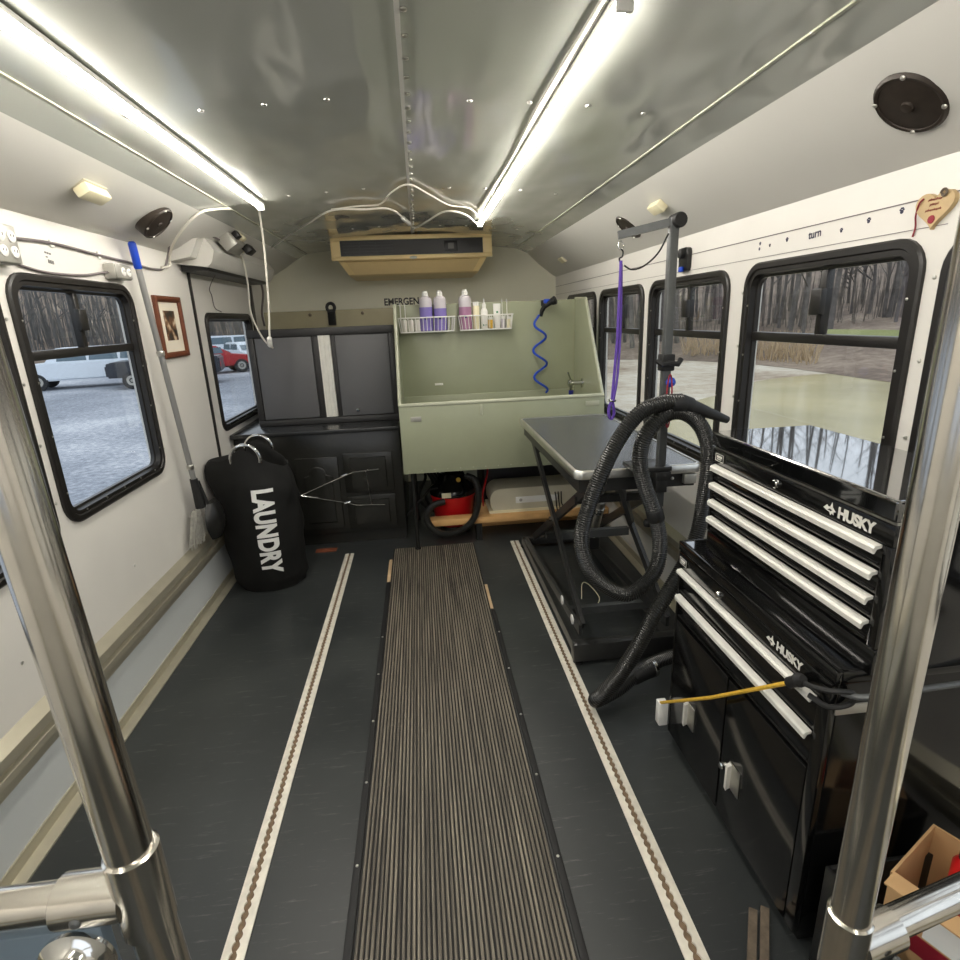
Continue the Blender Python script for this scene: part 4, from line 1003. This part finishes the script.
# leash
l = thing('grooming_loop', 'purple nylon grooming leash hanging from the arm', 'leash', (.727, 2.03, 1.12))
MB().tube([(.727, 2.030, 1.672), (.722, 2.028, 1.40), (.705, 2.02, 1.18)], .0055, 6).build('strap', M['purple'], l)
MB().tube(smoothpath([(.730, 2.032, 1.66), (.733, 2.03, 1.45), (.724, 2.02, 1.28), (.711, 2.012, 1.20), (.707, 2.012, 1.18)]), .0045, 6).build('strap', M['purple'], l)
MB().tube(smoothpath([(.704, 2.02, 1.180), (.694, 2.02, 1.150), (.697, 2.02, 1.118), (.706, 2.02, 1.112), (.714, 2.02, 1.13), (.711, 2.02, 1.16), (.706, 2.02, 1.18)]), .006, 6).build('loop', M['purple'], l)
MB().box(.694, .718, 2.010, 2.030, 1.176, 1.186, bev=.002).build('slider', M['chrome2'], l)
cord('arm_cable', [(.735, 2.02, 1.655), (.76, 2.01, 1.64), (.80, 2.0, 1.65), (.845, 1.99, 1.69), (.874, 1.98, 1.75)], .003, M['rubber'], 'thin dark cord curving from the leash up to the grooming post', cat='cord')
# clip and band holding the hose
t = thing('hose_tie', 'pink-red band with a blue clip tying the dryer hose to the post', 'band', (.885, 1.945, 1.2))
MB().tube([V((.873+.010*math.sin(a), 1.900+.0*a, 1.185+.095*math.cos(a))) for a in [2*PI*k/24 for k in range(24)]], .003, 6, loop=True).build('band', M['maroon'], t)
MB().lathe((.905, 1.963, 1.245), [(.002, -.020), (.014, -.012), (.019, 0), (.014, .012), (.002, .020)], axis=(0, 1, 0), n=14).build('blue_clip', M['blue'], t)

# dryer hose
t = thing('dryer_hose', 'long black corrugated dryer hose looped over the grooming post', 'hose', (.70, 1.85, 0))
path = [(1.02, 1.93, .118), (.90, 1.90, .115), (.80, 1.86, .105), (.70, 1.82, .065), (.62, 1.79, .052), (.585, 1.77, .060), (.60, 1.745, .10),
        (.66, 1.73, .19), (.73, 1.73, .31), (.80, 1.75, .43), (.88, 1.79, .52), (.95, 1.83, .60), (1.0, 1.86, .70), (1.022, 1.88, .81), (1.030, 1.88, .93), (1.022, 1.88, 1.02),
        (.985, 1.885, 1.10), (.92, 1.89, 1.145), (.85, 1.89, 1.135), (.79, 1.89, 1.07), (.77, 1.89, .98), (.795, 1.885, .87), (.835, 1.88, .76), (.855, 1.87, .66), (.845, 1.86, .565), (.80, 1.85, .50), (.72, 1.84, .465),
        (.635, 1.84, .51), (.565, 1.84, .60), (.545, 1.85, .71), (.575, 1.86, .83), (.625, 1.87, .95), (.69, 1.88, 1.07), (.765, 1.885, 1.155), (.85, 1.885, 1.183), (.915, 1.885, 1.185)]
hp_ = resample(smoothpath(path, 14), .0042)
MB().tube(hp_, .024, 16, rf=lambda i: .0288 if i % 2 else .0258).build('corrugated_tube', M['hose_grey'], t, smooth=50)
nz = V((.915, 1.885, 1.18)); nd = V((1.10, 1.90, 1.105))-nz; L_ = nd.length
MB().lathe(nz, [(.027, -.01), (.030, .0), (.030, .035), (.026, .042), (.024, .07), (.015, L_*.9), (.013, L_), (.010, L_)], axis=nd, n=18).build('nozzle', M['rubber'], t)
MB().lathe((.875, 1.885, 1.178), [(.030, 0), (.032, .004), (.032, .045), (.030, .05)], axis=(1, 0, 0), n=18).build('cuff', M['rubber'], t)
MB().lathe((.835, 1.880, .765), [(.030, -.02), (.032, -.016), (.032, .02), (.030, .024)], axis=(.25, -.05, -1), n=18).build('joint', M['rubber'], t)
MB().lathe((.76, 1.845, .090), [(.030, 0), (.034, .006), (.034, .075), (.036, .08), (.036, .095), (.030, .10)], axis=(.86, .3, .08), n=18).build('end_coupling', M['rubber'], t)
MB().lathe((.848, 1.877, .098), [(.034, 0), (.038, .004), (.038, .016), (.034, .02)], axis=(.86, .3, .08), n=18).build('hose_clamp', M['chrome2'], t)
# dryer body behind the chest that the hose plugs into
t = thing('pet_dryer', 'dark dryer body on the floor behind the tool cabinet', 'dryer', (1.05, 1.93, 0))
MB().lathe((1.14, 1.80, .12), [(.05, 0), (.085, .02), (.09, .10), (.09, .24), (.07, .27)], axis=(0, 1, 0), n=24).build('housing', M['black_satin'], t)
MB().box(1.06, 1.22, 1.82, 2.05, 0, .04, bev=.005).build('base', M['rubber'], t)

# ------------------------------------------------------------------ tool storage
CY0, CY1 = .90, 1.60
t = thing('tool_cabinet', 'low glossy black rolling tool cabinet with two drawers above double doors', 'tool cabinet', (1.02, 1.25, 0))
CX = .80
MB().box(CX+.018, 1.25, CY0, CY1, .012, .745, bev=.004).build('carcass', M['black_gloss'], t)
MB().box(CX+.03, 1.24, CY0+.02, CY1-.02, 0, .012).build('plinth', M['black_satin'], t)
b = MB(); lp = [(CX+.001, CY0-.004), (1.254, CY0-.004), (1.254, CY1+.004), (CX+.001, CY1+.004)]
for (x0, x1, y0, y1) in ((CX, CX+.016, CY0-.006, CY1+.006), (1.240, 1.256, CY0-.006, CY1+.006)): MB().box(x0, x1, y0, y1, .745, .776, bev=.003).build('tray_lip', M['black_gloss'], t)
for (y0, y1) in ((CY0-.006, CY0+.006), (CY1-.006, CY1+.006)): MB().box(CX+.016, 1.240, y0, y1, .745, .776, bev=.003).build('tray_lip', M['black_gloss'], t)
MB().box(CX+.016, 1.240, CY0+.006, CY1-.006, .7455, .7745).build('tray_mat', M['lid_gloss'], t)
hd = MB().box(CX, CX+.018, CY0, CY1, .693, .744, bev=.002).build('header', M['black_gloss'], t)
def front_text(par, x, y, z, size, sx=1.0):
    me = text_mesh('HUSKY', size, size*.055, 0, .95)
    MB().add_mesh(me, frame_mx((x-.0012, y, z), (0, -1, 0), (0, 0, 1), sx, 1)).build('brand_lettering', M['alu_strip'], par, smooth=0)
    s = size; yy = y+size*1.35
    P = [(0, .30), (.30, .62), (.42, .50), (.62, .55), (.75, .95), (.85, .55), (1.15, .28), (.95, .18), (.98, -.02), (.82, .10), (.72, -.12), (.60, .12), (.35, .16)]
    Q = [(yy-p[0]*s, z+p[1]*s*.85) for p in P]
    MB().prism(Q, 'x', x-.0014, x-.0002).build('brand_emblem', M['alu_strip'], par, smooth=0)
    MB().prism([(yy-p[0]*s, z+p[1]*s*.85) for p in ((.42, .26), (.62, .40), (.86, .34), (.74, .22))], 'x', x-.0018, x-.0013).build('emblem_cut', M['dark_plastic'], par, smooth=0)
def label_plate(par, x, y, z):
    q = MB().box(x-.002, x, y-.024, y+.024, z-.013, z+.013, bev=.001).build('label_plate', M['dark_plastic'], par)
    b = MB().rings([[(x-d, yy, zz) for yy, zz in rrect(y-.022+i, y+.022-i, z-.011+i, z+.011-i, .003, 3)] for i, d in ((0, .002), (0, .0026), (.0014, .0026), (.0014, .002))], loop=True)
    b.build('plate_border', M['alu_strip'], q)
    MB().box(x-.0026, x-.002, y-.014, y+.014, z-.001, z+.006).build('plate_mark', M['alu_strip'], q)
    MB().box(x-.0026, x-.002, y-.010, y+.012, z-.006, z-.003).build('plate_mark', M['alu_strip'], q)
def lock(par, x, y, z):
    MB().lathe((x, y, z), [(.011, 0), (.011, .006), (.008, .009), (.003, .009)], axis=(-1, 0, 0), n=18).build('lock', M['chrome2'], par)
front_text(hd, CX, 1.080, .712, .030)
label_plate(hd, CX, 1.565, .718); lock(hd, CX, 1.345, .716)
def drawer(par, x, z0, z1, y0, y1, top_h=.018):
    d = MB().box(x+.004, x+.018, y0, y1, z0, z1, bev=.002).build('drawer', M['black_gloss'], par)
    pr = [(x+.004, z1-.001), (x-.010, z1-.003), (x-.014, z1-.008), (x-.013, z1-top_h), (x-.010, z1-top_h), (x-.006, z1-.010), (x+.004, z1-.008)]
    MB().rings([[(p[0], y, p[1]) for p in pr] for y in (y0+.004, y1-.004)]).build('pull', M['alu_strip'], d, smooth=20)
    MB().box(x+.001, x+.004, y0+.006, y1-.006, z0+.006, z0+.010).build('crease', M['black_satin'], d)
drawer(t, CX, .600, .688, CY0+.035, CY1-.012, .016); drawer(t, CX, .508, .596, CY0+.035, CY1-.012, .020)
YS = 1.262
for y0, y1, hy in ((CY0+.035, YS-.003, 1.185), (YS+.003, CY1-.012, 1.447)):
    d = MB().box(CX, CX+.018, y0, y1, .040, .500, bev=.004).build('door', M['black_gloss'], t)
    h = MB().box(CX-.003, CX, hy-.026, hy+.026, .178, .262, bev=.001).build('handle_plate', M['alu'], d)
    MB().rings([[(CX-q, y, z) for q, y in ((.003, hy+.024), (.018, hy+.018), (.020, hy+.004), (.014, hy+.008), (.003, hy+.012))] for z in (.180, .260)]).build('handle_grip', M['alu_strip'], d, smooth=20)
    if y0 < YS-.1 and hy < 1.3: lock(d, CX, 1.245, .213)
MB().box(CX, CX+.018, CY0, CY0+.032, .040, .690, bev=.002).build('corner_post', M['black_gloss'], t)
MB().box(CX, CX+.018, CY1-.010, CY1, .040, .690, bev=.002).build('corner_post', M['black_gloss'], t)
MB().box(.815, .925, CY0-.004, CY0, .668, .692, bev=.001).build('side_label', M['grey_box'], t)
MB().tube(smoothpath([(.82, CY0-.006, .725), (.84, CY0-.035, .735), (.90, CY0-.045, .745), (1.15, CY0-.045, .755), (1.21, CY0-.035, .75), (1.22, CY0-.004, .75)]), .0065, 8).build('side_handle', M['grey_steel'], t)
t = thing('tool_chest', 'glossy black four-drawer tool chest standing on the lower tool cabinet', 'tool chest', (1.0, 1.2, .776))
HX, HY0, HY1 = .852, .872, 1.535
MB().box(HX+.016, 1.155, HY0, HY1, .7775, 1.100, bev=.003).build('carcass', M['black_gloss'], t)
ld = MB().box(HX-.006, 1.158, HY0-.004, HY1+.004, 1.106, 1.150, bev=.006, seg=3).build('lid', M['lid_gloss'], t, smooth=14)
MB().box(HX+.004, 1.15, HY0+.002, HY1-.002, 1.099, 1.107).build('hinge_strip', M['alu'], t)
hd = MB().box(HX, HX+.016, HY0, HY1, 1.056, 1.098, bev=.002).build('header', M['black_gloss'], t)
front_text(hd, HX, 1.015, 1.067, .032)
label_plate(hd, HX, 1.492, 1.078); lock(hd, HX, 1.225, 1.078)
for z1 in (1.053, .998, .944, .890): drawer(t, HX, z1-.050, z1, HY0+.022, HY1-.010, .019)
MB().box(HX+.002, HX+.016, HY0, HY1, .778, .836, bev=.002).build('bottom_rail', M['black_gloss'], t)
MB().box(HX, HX+.016, HY0, HY0+.020, .838, 1.055, bev=.002).build('corner_post', M['black_gloss'], t)
MB().box(HX, HX+.016, HY1-.008, HY1, .838, 1.055, bev=.002).build('corner_post', M['black_gloss'], t)
# bungee across the doors
t = thing('bungee_strap', 'yellow bungee strap stretched diagonally across the tool cabinet doors', 'bungee cord', (.77, .95, .13))
MB().tube([(.772, .985, .690), (.765, 1.28, .425), (.774, 1.612, .148)], .0052, 8).build('strap', M['yellow'], t)
MB().lathe((.774, .992, .684), [(.008, 0), (.013, .006), (.013, .03), (.016, .045), (.009, .06)], axis=(.0, -.72, .69), n=12).build('end_sleeve', M['rubber'], t)
MB().tube(smoothpath([(.778, .955, .715), (.775, .93, .722), (.79, .893, .735), (.83, .880, .735), (.835, .885, .705), (.80, .900, .690), (.78, .935, .695)]), .006, 8).build('hook', M['rubber'], t)
MB().box(.765, .799, 1.597, 1.632, .060, .152, bev=.004).build('latch_tab', M['white_plastic'], t)

# ------------------------------------------------------------------ foreground: stanchions, rails, panel, clutter
def pole(x, zj, label, sgn):
    y, r = .45, .021
    sk = 0 if sgn < 0 else .20
    t = thing('grab_pole', label, 'pole', (x, y, 0), 'steel grab poles at the front')
    tl = -.031 if sgn < 0 else 0
    MB().cyl((x-tl*zj, y, .008), (x+tl*(2.11-zj), y, zc(x)-.004), r, n=32).build('tube', M['chrome'], t)
    MB().lathe((x-tl*zj, y, 0), [(.045, 0), (.045, .006), (.028, .010), (.026, .03)], n=24).build('floor_flange', M['chrome'], t)
    c = MB(); c.lathe((x, y, zj-.042), [(r+.001, 0), (r+.0035, .002), (r+.0035, .094), (r+.001, .096)], n=32)
    c.build('tee_collar', M['chrome'], t)
    MB().lathe((x+sgn*.012, y, zj), [(r+.004, 0), (r+.0035, .02), (r+.0035, .062), (r+.001, .064)], axis=(sgn, sk, 0), n=28).build('tee_branch', M['chrome'], t)
    MB().lathe((x+sgn*.050, y-r-.003, zj-.002), [(.0055, -.002), (.0055, .001), (.003, .003)], axis=(0, -1, 0), n=12).build('set_screw', M['grey_steel'], t)
    MB().cyl((x+sgn*.06, y+sk*.06, zj), (x+sgn*(abs((XL if sgn < 0 else XR)-x)-.012), y+sk*(abs((XL if sgn < 0 else XR)-x)-.012), zj), .0185, n=28).build('cross_rail', M['chrome'], t)
pole(-.310, .967, 'brushed steel grab pole in the left foreground', -1)
pole(.474, .735, 'brushed steel grab pole in the right foreground', 1)
t = thing('modesty_panel', 'grey-blue panel under the left foreground rail with a chrome flange', 'panel', (-.75, .45, .3))
MB().box(-1.20, -.352, .442, .458, .25, .936, bev=.004).build('sheet', M['panel_blue'], t)
fl = MB().lathe((-.380, .442, .899), [(.036, 0), (.036, .004), (.026, .008), (.022, .014)], axis=(0, -1, 0), n=28).build('flange', M['chrome2'], t)
MB().lathe((-.380, .430, .899), [(.018, 0), (.018, .05), (.014, .055)], axis=(0, -1, -.15), n=20).build('peg', M['chrome2'], fl)
t = thing('floor_bracket', 'worn pair of short metal strips screwed to the floor by the tool cabinet', 'bracket', (.75, .93, 0))
for x in (0, .032): MB().bar((.757+x, .985, .006), (.680+x, .865, .006), .020, .012).build('bar', M['rust'], t)
t = thing('storage_crate', 'black storage crate on the floor behind the right foreground pole', 'crate', (.98, .70, 0))
MB().box(.82, 1.16, .53, .86, 0, .012).build('base', M['black_satin'], t)
for x0, x1, y0, y1 in ((.82, .83, .53, .86), (1.15, 1.16, .53, .86), (.83, 1.15, .53, .54), (.83, 1.15, .85, .86)): MB().box(x0, x1, y0, y1, .012, .30, bev=.002).build('side', M['black_satin'], t)
t = thing('cardboard_box', 'open brown cardboard box with a torn flap, standing in the crate', 'box', (.96, .70, .014))
mx = Matrix.Translation((1.02, .74, .014)) @ Matrix.Rotation(.45, 4, 'Z')
for a in ((-.10, .10, -.09, -.085), (-.10, .10, .085, .09), (-.10, -.095, -.085, .085), (.095, .10, -.085, .085)): MB().box(a[0], a[1], a[2], a[3], 0, .36, mx=mx).build('side', M['cardboard'], t)
MB().box(-.10, .10, -.085, .085, 0, .004, mx=mx).build('bottom', M['cardboard'], t)
MB().box(-.14, -.098, -.085, .085, .36, .364, mx=mx).build('flap', M['cardboard'], t)
MB().box(-.1008, -.100, -.07, .02, .26, .34, mx=mx).build('white_label', M['white_print'], t)
MB().box(-.1008, -.100, -.07, .07, .21, .255, mx=mx).build('red_band', M['maroon'], t)
t = thing('spray_can', 'red can standing in the cardboard box', 'can', (.99, .70, .02))
MB().lathe((1.03, .745, .020), [(.026, 0), (.028, .004), (.028, .38), (.020, .395)], n=20).build('body', M['red'], t)
MB().lathe((1.03, .745, .415), [(.020, 0), (.020, .025), (.016, .03)], n=16).build('cap', M['rubber'], t)

# ------------------------------------------------------------------ outside
GZ = -.80
def sheet(name, pts, z, m, kind='structure'):
    o = MB(); vs = [o.bm.verts.new((x, y, z)) for x, y in pts]; o.bm.faces.new(vs)
    r = o.build(name, m, smooth=0)
    if kind: r['kind'] = kind
    return r
sheet('ground_gravel', [(-120, -60), (0, -60), (0, 140), (-120, 140)], GZ, M['gravel'])
sheet('ground_mud', [(0, -60), (130, -60), (130, 140), (0, 140)], GZ, M['mud'])
# vehicle body under the windows (the bus has an outside)
structure(MB().box(XL-.05, XR+.05, YF, YB+.05, -.35, -.051).build('trim_14', M['cove'], smooth=0))
def blob(name, cx, cy, rx, ry, z, m, label, cat, seed, rot=0):
    rnd = random.Random(seed); ph = [rnd.uniform(0, 6.3) for _ in range(4)]
    pts = []
    for k in range(72):
        a = 2*PI*k/72; q = 1+.10*math.sin(2*a+ph[0])+.08*math.sin(3*a+ph[1])+.05*math.sin(7*a+ph[2])+.02*math.sin(13*a+ph[3])
        x, y = rx*q*math.cos(a), ry*q*math.sin(a)
        pts.append((cx+x*math.cos(rot)-y*math.sin(rot), cy+x*math.sin(rot)+y*math.cos(rot)))
    o = sheet(name, pts, z, m, None)
    return tag(o, label, cat, kind='stuff')
blob('puddle', 10.5, 11.5, 3.6, 9.2, GZ+.006, M['puddle'], 'large shallow muddy puddle outside the right windows', 'water', 3, -.72)
# leaf-covered bank around the clearing
def bank_r(a): return 31+6*math.sin(a*2.3+.6)+3*math.sin(a*5.1)-14*math.exp(-((a-.72)/.26)**2)
b = MB(); NB = 60; RS = []
for j, (dr, h) in enumerate(((0, 0), (2.5, .15), (6, .5), (12, .9), (34, 2.4), (70, 9.5))):
    row = []
    for k in range(NB+1):
        a = -1.15+2.75*k/NB           # right side arc, seen from the bus
        r0 = bank_r(a)
        row.append(V((max(.5, (r0+dr)*math.cos(a)), (r0+dr)*math.sin(a), GZ+.012+h+.12*math.sin(k*1.7+j)*(j > 0))))
    RS.append(row)
b.rings(RS, closed=False, cap0=False, cap1=False)
structure(b.build('ground_bank_right', M['leaf']))
b = MB(); RS = []
for j, (dr, h) in enumerate(((0, 0), (3, .2), (10, .6), (34, 2.6), (75, 13.0))):
    row = []
    for k in range(NB+1):
        a = PI-(-.9+2.4*k/NB); r0 = 52+4*math.sin(a*3)
        row.append(V((min(-.5, (r0+dr)*math.cos(a)), (r0+dr)*math.sin(a), GZ+.012+h)))
    RS.append(row)
b.rings(RS, closed=False, cap0=False, cap1=False)
structure(b.build('ground_bank_left', M['leaf']))
g = MB(); RS = []
for dr, dz in ((7.2, .02), (8.2, .05), (10.0, .05), (11.4, .0)):
    hh = .5+.4*(dr-6)/6+.15+dz
    RS.append([V(((bank_r(a)+dr)*math.cos(a), (bank_r(a)+dr)*math.sin(a), GZ+.02+hh)) for a in [.66+.26*k/20 for k in range(21)]])
g.rings(RS, closed=False, cap0=False, cap1=False)
tag(g.build('grass_patch', M['grass']), 'strip of wet green grass on the bank beyond the puddle', 'grass', kind='stuff')
rr_ = random.Random(5); g = MB()
for k in range(420):
    a = rr_.uniform(.93, 1.12); q_ = bank_r(a)+rr_.uniform(1.5, 5); x, y = q_*math.cos(a), q_*math.sin(a); h = rr_.uniform(.4, 1.1)
    dx, dy = rr_.uniform(-.35, .35), rr_.uniform(-.35, .35)
    g.rings([[V((x+.03*math.cos(t_), y+.03*math.sin(t_), GZ)) for t_ in (0, 2.09, 4.19)], [V((x+dx+.008*math.cos(t_), y+dy+.008*math.sin(t_), GZ+.2+h)) for t_ in (0, 2.09, 4.19)]], cap0=False)
tag(g.build('dry_reeds', M['reed'], smooth=0), 'tan dry reeds on the bank seen through the large right window', 'reeds', kind='stuff')
# trees
def tree_mesh(seed, H):
    rnd = random.Random(seed); b = MB()
    lean = rnd.uniform(-.04, .04); lean2 = rnd.uniform(-.04, .04)
    tr = [V((lean*z+.08*math.sin(z*.8+seed), lean2*z+.06*math.sin(z*.6+1.7*seed), z)) for z in [H*k/9 for k in range(10)]]
    r0 = H*rnd.uniform(.006, .011)
    b.tube(tr, r0, 7, rf=lambda i: r0*(1-.09*i)+.01)
    for k in range(22):
        f = rnd.uniform(.22, .98); i = min(8, int(f*9)); p = tr[i].lerp(tr[i+1], f*9-i)
        a = rnd.uniform(0, 2*PI); L = H*rnd.uniform(.10, .26)*(1.15-f); el = rnd.uniform(.5, 1.1)
        d = V((math.cos(a), math.sin(a), el)).normalized()
        q = [p, p+d*L*.5+V((0, 0, .03*L)), p+d*L+V((0, 0, .15*L))]
        rb = r0*(1-f)*.45+.012
        b.tube(q, rb, 4, rf=lambda i: rb*(1-.42*i))
        for m_ in range(3):
            s0 = q[1].lerp(q[2], rnd.uniform(0, .9)); a2 = a+rnd.uniform(-1.2, 1.2)
            d2 = V((math.cos(a2), math.sin(a2), rnd.uniform(.4, 1.4))).normalized()
            b.tube([s0, s0+d2*L*.25, s0+d2*L*.55+V((0, 0, .05*L))], .010, 3, rf=lambda i: .012-.004*i)
    return b
protos = []
rnd = random.Random(11)
def plant_trees(n, side, a0, a1, rbase, rspan, m, label, group, name, rfun):
    ps = []
    for k in range(n):
        a = a0+(a1-a0)*(k+rnd.uniform(.1, .9))/n; r = rfun(a)+rspan*rnd.random()**1.3
        x = r*math.cos(a)*side; y = r*math.sin(a)
        z = GZ+.25+min(.9, (r-rfun(a))*.07)-.35
        if len(ps) < 6:
            o = tree_mesh(20+len(ps)+(0 if side > 0 else 10), 11+len(ps)*.9).build(name, m)
            ps.append(o)
        else:
            o = ps[rnd.randrange(6)].copy(); COL.objects.link(o)
        o.location = (x, y, z); o.rotation_euler = (0, 0, rnd.uniform(0, 6.28)); s = rnd.uniform(.8, 1.25); o.scale = (s, s, s)
        tag(o, label, 'tree', group)
plant_trees(190, 1, -.25, 1.35, 34, 26, M['bark'], 'bare grey tree in the woods seen through the right windows', 'bare trees beyond the puddle', 'bare_tree', lambda a: 34+6*math.sin(a*2.3+.6)+3*math.sin(a*5.1))
plant_trees(110, -1, .15, 1.4, 55, 22, M['bark_far'], 'bare grey tree in the far woods seen through the left windows', 'bare trees beyond the parked vehicles', 'bare_tree', lambda a: 56)
# thicket: countless thin stems and twigs between the trunks
def thicket(n, side, a0, a1, rf, span, m, label, hmax=8):
    b = MB()
    for k in range(n):
        a = rnd.uniform(a0, a1); r = rf(a)+rnd.uniform(1, span); x, y = side*r*math.cos(a), r*math.sin(a)
        h = rnd.uniform(1.2, hmax); q = rnd.uniform(.012, .035)*(1+h/10); dx, dy = rnd.uniform(-.12, .12)*h, rnd.uniform(-.12, .12)*h
        z0 = GZ+.1
        base = [V((x+q*math.cos(t_), y+q*math.sin(t_), z0)) for t_ in (0, 2.09, 4.19)]
        topv = [V((x+dx+.3*q*math.cos(t_), y+dy+.3*q*math.sin(t_), z0+h)) for t_ in (0, 2.09, 4.19)]
        b.rings([base, topv], cap0=False, cap1=True)
    tag(b.build('thicket', m, smooth=0), label, 'undergrowth', kind='stuff')
thicket(5200, 1, -.25, 1.38, lambda a: 36+6*math.sin(a*2.3+.6)+3*math.sin(a*5.1), 30, M['twigs'], 'dense leafless undergrowth between the trees on the right', 4.5)
thicket(3600, -1, .15, 1.45, lambda a: 57, 26, M['bark_far'], 'dense leafless undergrowth behind the parked vehicles', 10)

# vehicles
def vehicle(name, label, cat, loc, rz, kind, paint, L=4.8, W=1.85, group=None):
    t = thing(name, label, cat, (0, 0, 0))
    h0 = .38
    if kind == 'suv':
        body = [(-L/2, h0), (L/2, h0), (L/2, .95), (L/2-.15, 1.05), (L/2-1.2, 1.12), (-L/2+.05, 1.15), (-L/2, 1.0)]
        cabin = [(-L/2+.12, 1.12), (L/2-1.25, 1.12), (L/2-1.75, 1.72), (-L/2+.35, 1.76)]
    elif kind == 'truck':
        body = [(-L/2, h0+.1), (L/2, h0+.1), (L/2, 1.0), (L/2-.15, 1.10), (L/2-1.2, 1.15), (-L/2, 1.15)]
        cabin = [(-.35, 1.13), (L/2-1.25, 1.13), (L/2-1.85, 1.80), (-.25, 1.80)]
    else:
        body = [(-L/2, h0), (L/2, h0), (L/2, .75), (L/2-.2, .85), (L/2-1.3, .98), (-L/2+.8, 1.0), (-L/2+.05, .92)]
        cabin = [(-L/2+.55, .98), (L/2-1.25, .97), (L/2-2.0, 1.42), (-L/2+1.25, 1.44)]
    bm = MB().prism(body, 'y', -W/2, W/2)
    bmesh.ops.bevel(bm.bm, geom=[e for e in bm.bm.edges], offset=.07, segments=2, affect='EDGES')
    bm.build('body', M[paint], t, smooth=50)
    cb = MB(); cb.rings([[(x, s*(W/2-.06-(z-1.1)*.18), z) for x, z in cabin] for s in (-1, 1)])
    cb.build('cabin', M[paint], t, smooth=20)
    cx0 = cabin[0][0]; cx1 = cabin[1][0]
    for s in (-1, 1):
        z0, z1 = cabin[0][1]+.06, cabin[2][1]-.08
        n_ = 2 if kind != 'suv' else 3
        xa, xb = cx0+.30, cx1-.42
        for k in range(n_):
            p0, p1 = xa+(xb-xa)*k/n_+.04, xa+(xb-xa)*(k+1)/n_-.04
            yy = [s*(W/2-.055-(z-1.1)*.18) for z in (z0, z1)]
            MB().rings([[(p0, yy[0]-s*.03, z0), (p1, yy[0]-s*.03, z0), (p1-.08, yy[1]-s*.03, z1), (p0+.02, yy[1]-s*.03, z1)], [(p0, yy[0]+s*.008, z0), (p1, yy[0]+s*.008, z0), (p1-.08, yy[1]+s*.008, z1), (p0+.02, yy[1]+s*.008, z1)]]).build('side_window', M['car_glass'], t, smooth=0)
    (xa, za), (xb, zb) = cabin[1], cabin[2]
    MB().rings([[(xa-.06, y, za+.07), (xb+.06, y*.9, zb-.07), (xb+.075, y*.9, zb-.06), (xa-.045, y, za+.08)] for y in (-W/2+.18, W/2-.18)]).build('windscreen', M['car_glass'], t, smooth=0)
    for x in (-L/2+.85, L/2-.9):
        for s in (-1, 1):
            wh = MB().lathe((x, s*(W/2-.20), .36), [(.22, 0), (.35, .01), (.36, .05), (.36, .17), (.34, .20), (.22, .205)], axis=(0, s, 0), n=24).build('wheel', M['tyre'], t)
            MB().lathe((x, s*(W/2-.20), .36), [(.21, .20), (.19, .215), (.06, .20), (.05, .22)], axis=(0, s, 0), n=18).build('hub', M['grey_box'], wh)
    for s in (-1, 1):
        MB().box(-L/2-.01, -L/2+.05, s*(W/2-.22)-.12, s*(W/2-.22)+.12, .70, .92, bev=.01).build('tail_light', M['red'], t)
        MB().box(L/2-.05, L/2+.012, s*(W/2-.25)-.16, s*(W/2-.25)+.16, .66, .82, bev=.01).build('headlight', M['white_plastic'], t)
    MB().box(L/2-.03, L/2+.02, -.45, .45, .52, .78, bev=.01).build('grille', M['dark_plastic'], t)
    t.location = loc; t.rotation_euler = (0, 0, rz); t['_o'] = (0, 0, 0)
    return t
vehicle('car', 'white sport utility vehicle parked on the gravel, seen through the large left window', 'car', (-14.6, 27.0, GZ), PI+.30, 'suv', 'white_car', 5.6)
vehicle('pickup_truck', 'black pickup truck with red parts behind the white vehicle, through the large left window', 'truck', (-10.8, 25.6, GZ), PI+.22, 'truck', 'black_car', 4.3)
vehicle('car', 'red car nose at the left of the lift door window', 'car', (-10.9, 31.0, GZ), .5, 'sedan', 'red_car', 4.4)
vehicle('car', 'pale blue-white wrecked car in the middle of the lift door window', 'car', (-10.1, 35.0, GZ), -.9, 'sedan', 'white_car', 4.6)
vehicle('delivery_van', 'long white van behind the wrecked car, through the lift door window', 'van', (-13.5, 43.0, GZ), .35, 'suv', 'white_car', 6.4, 2.1)
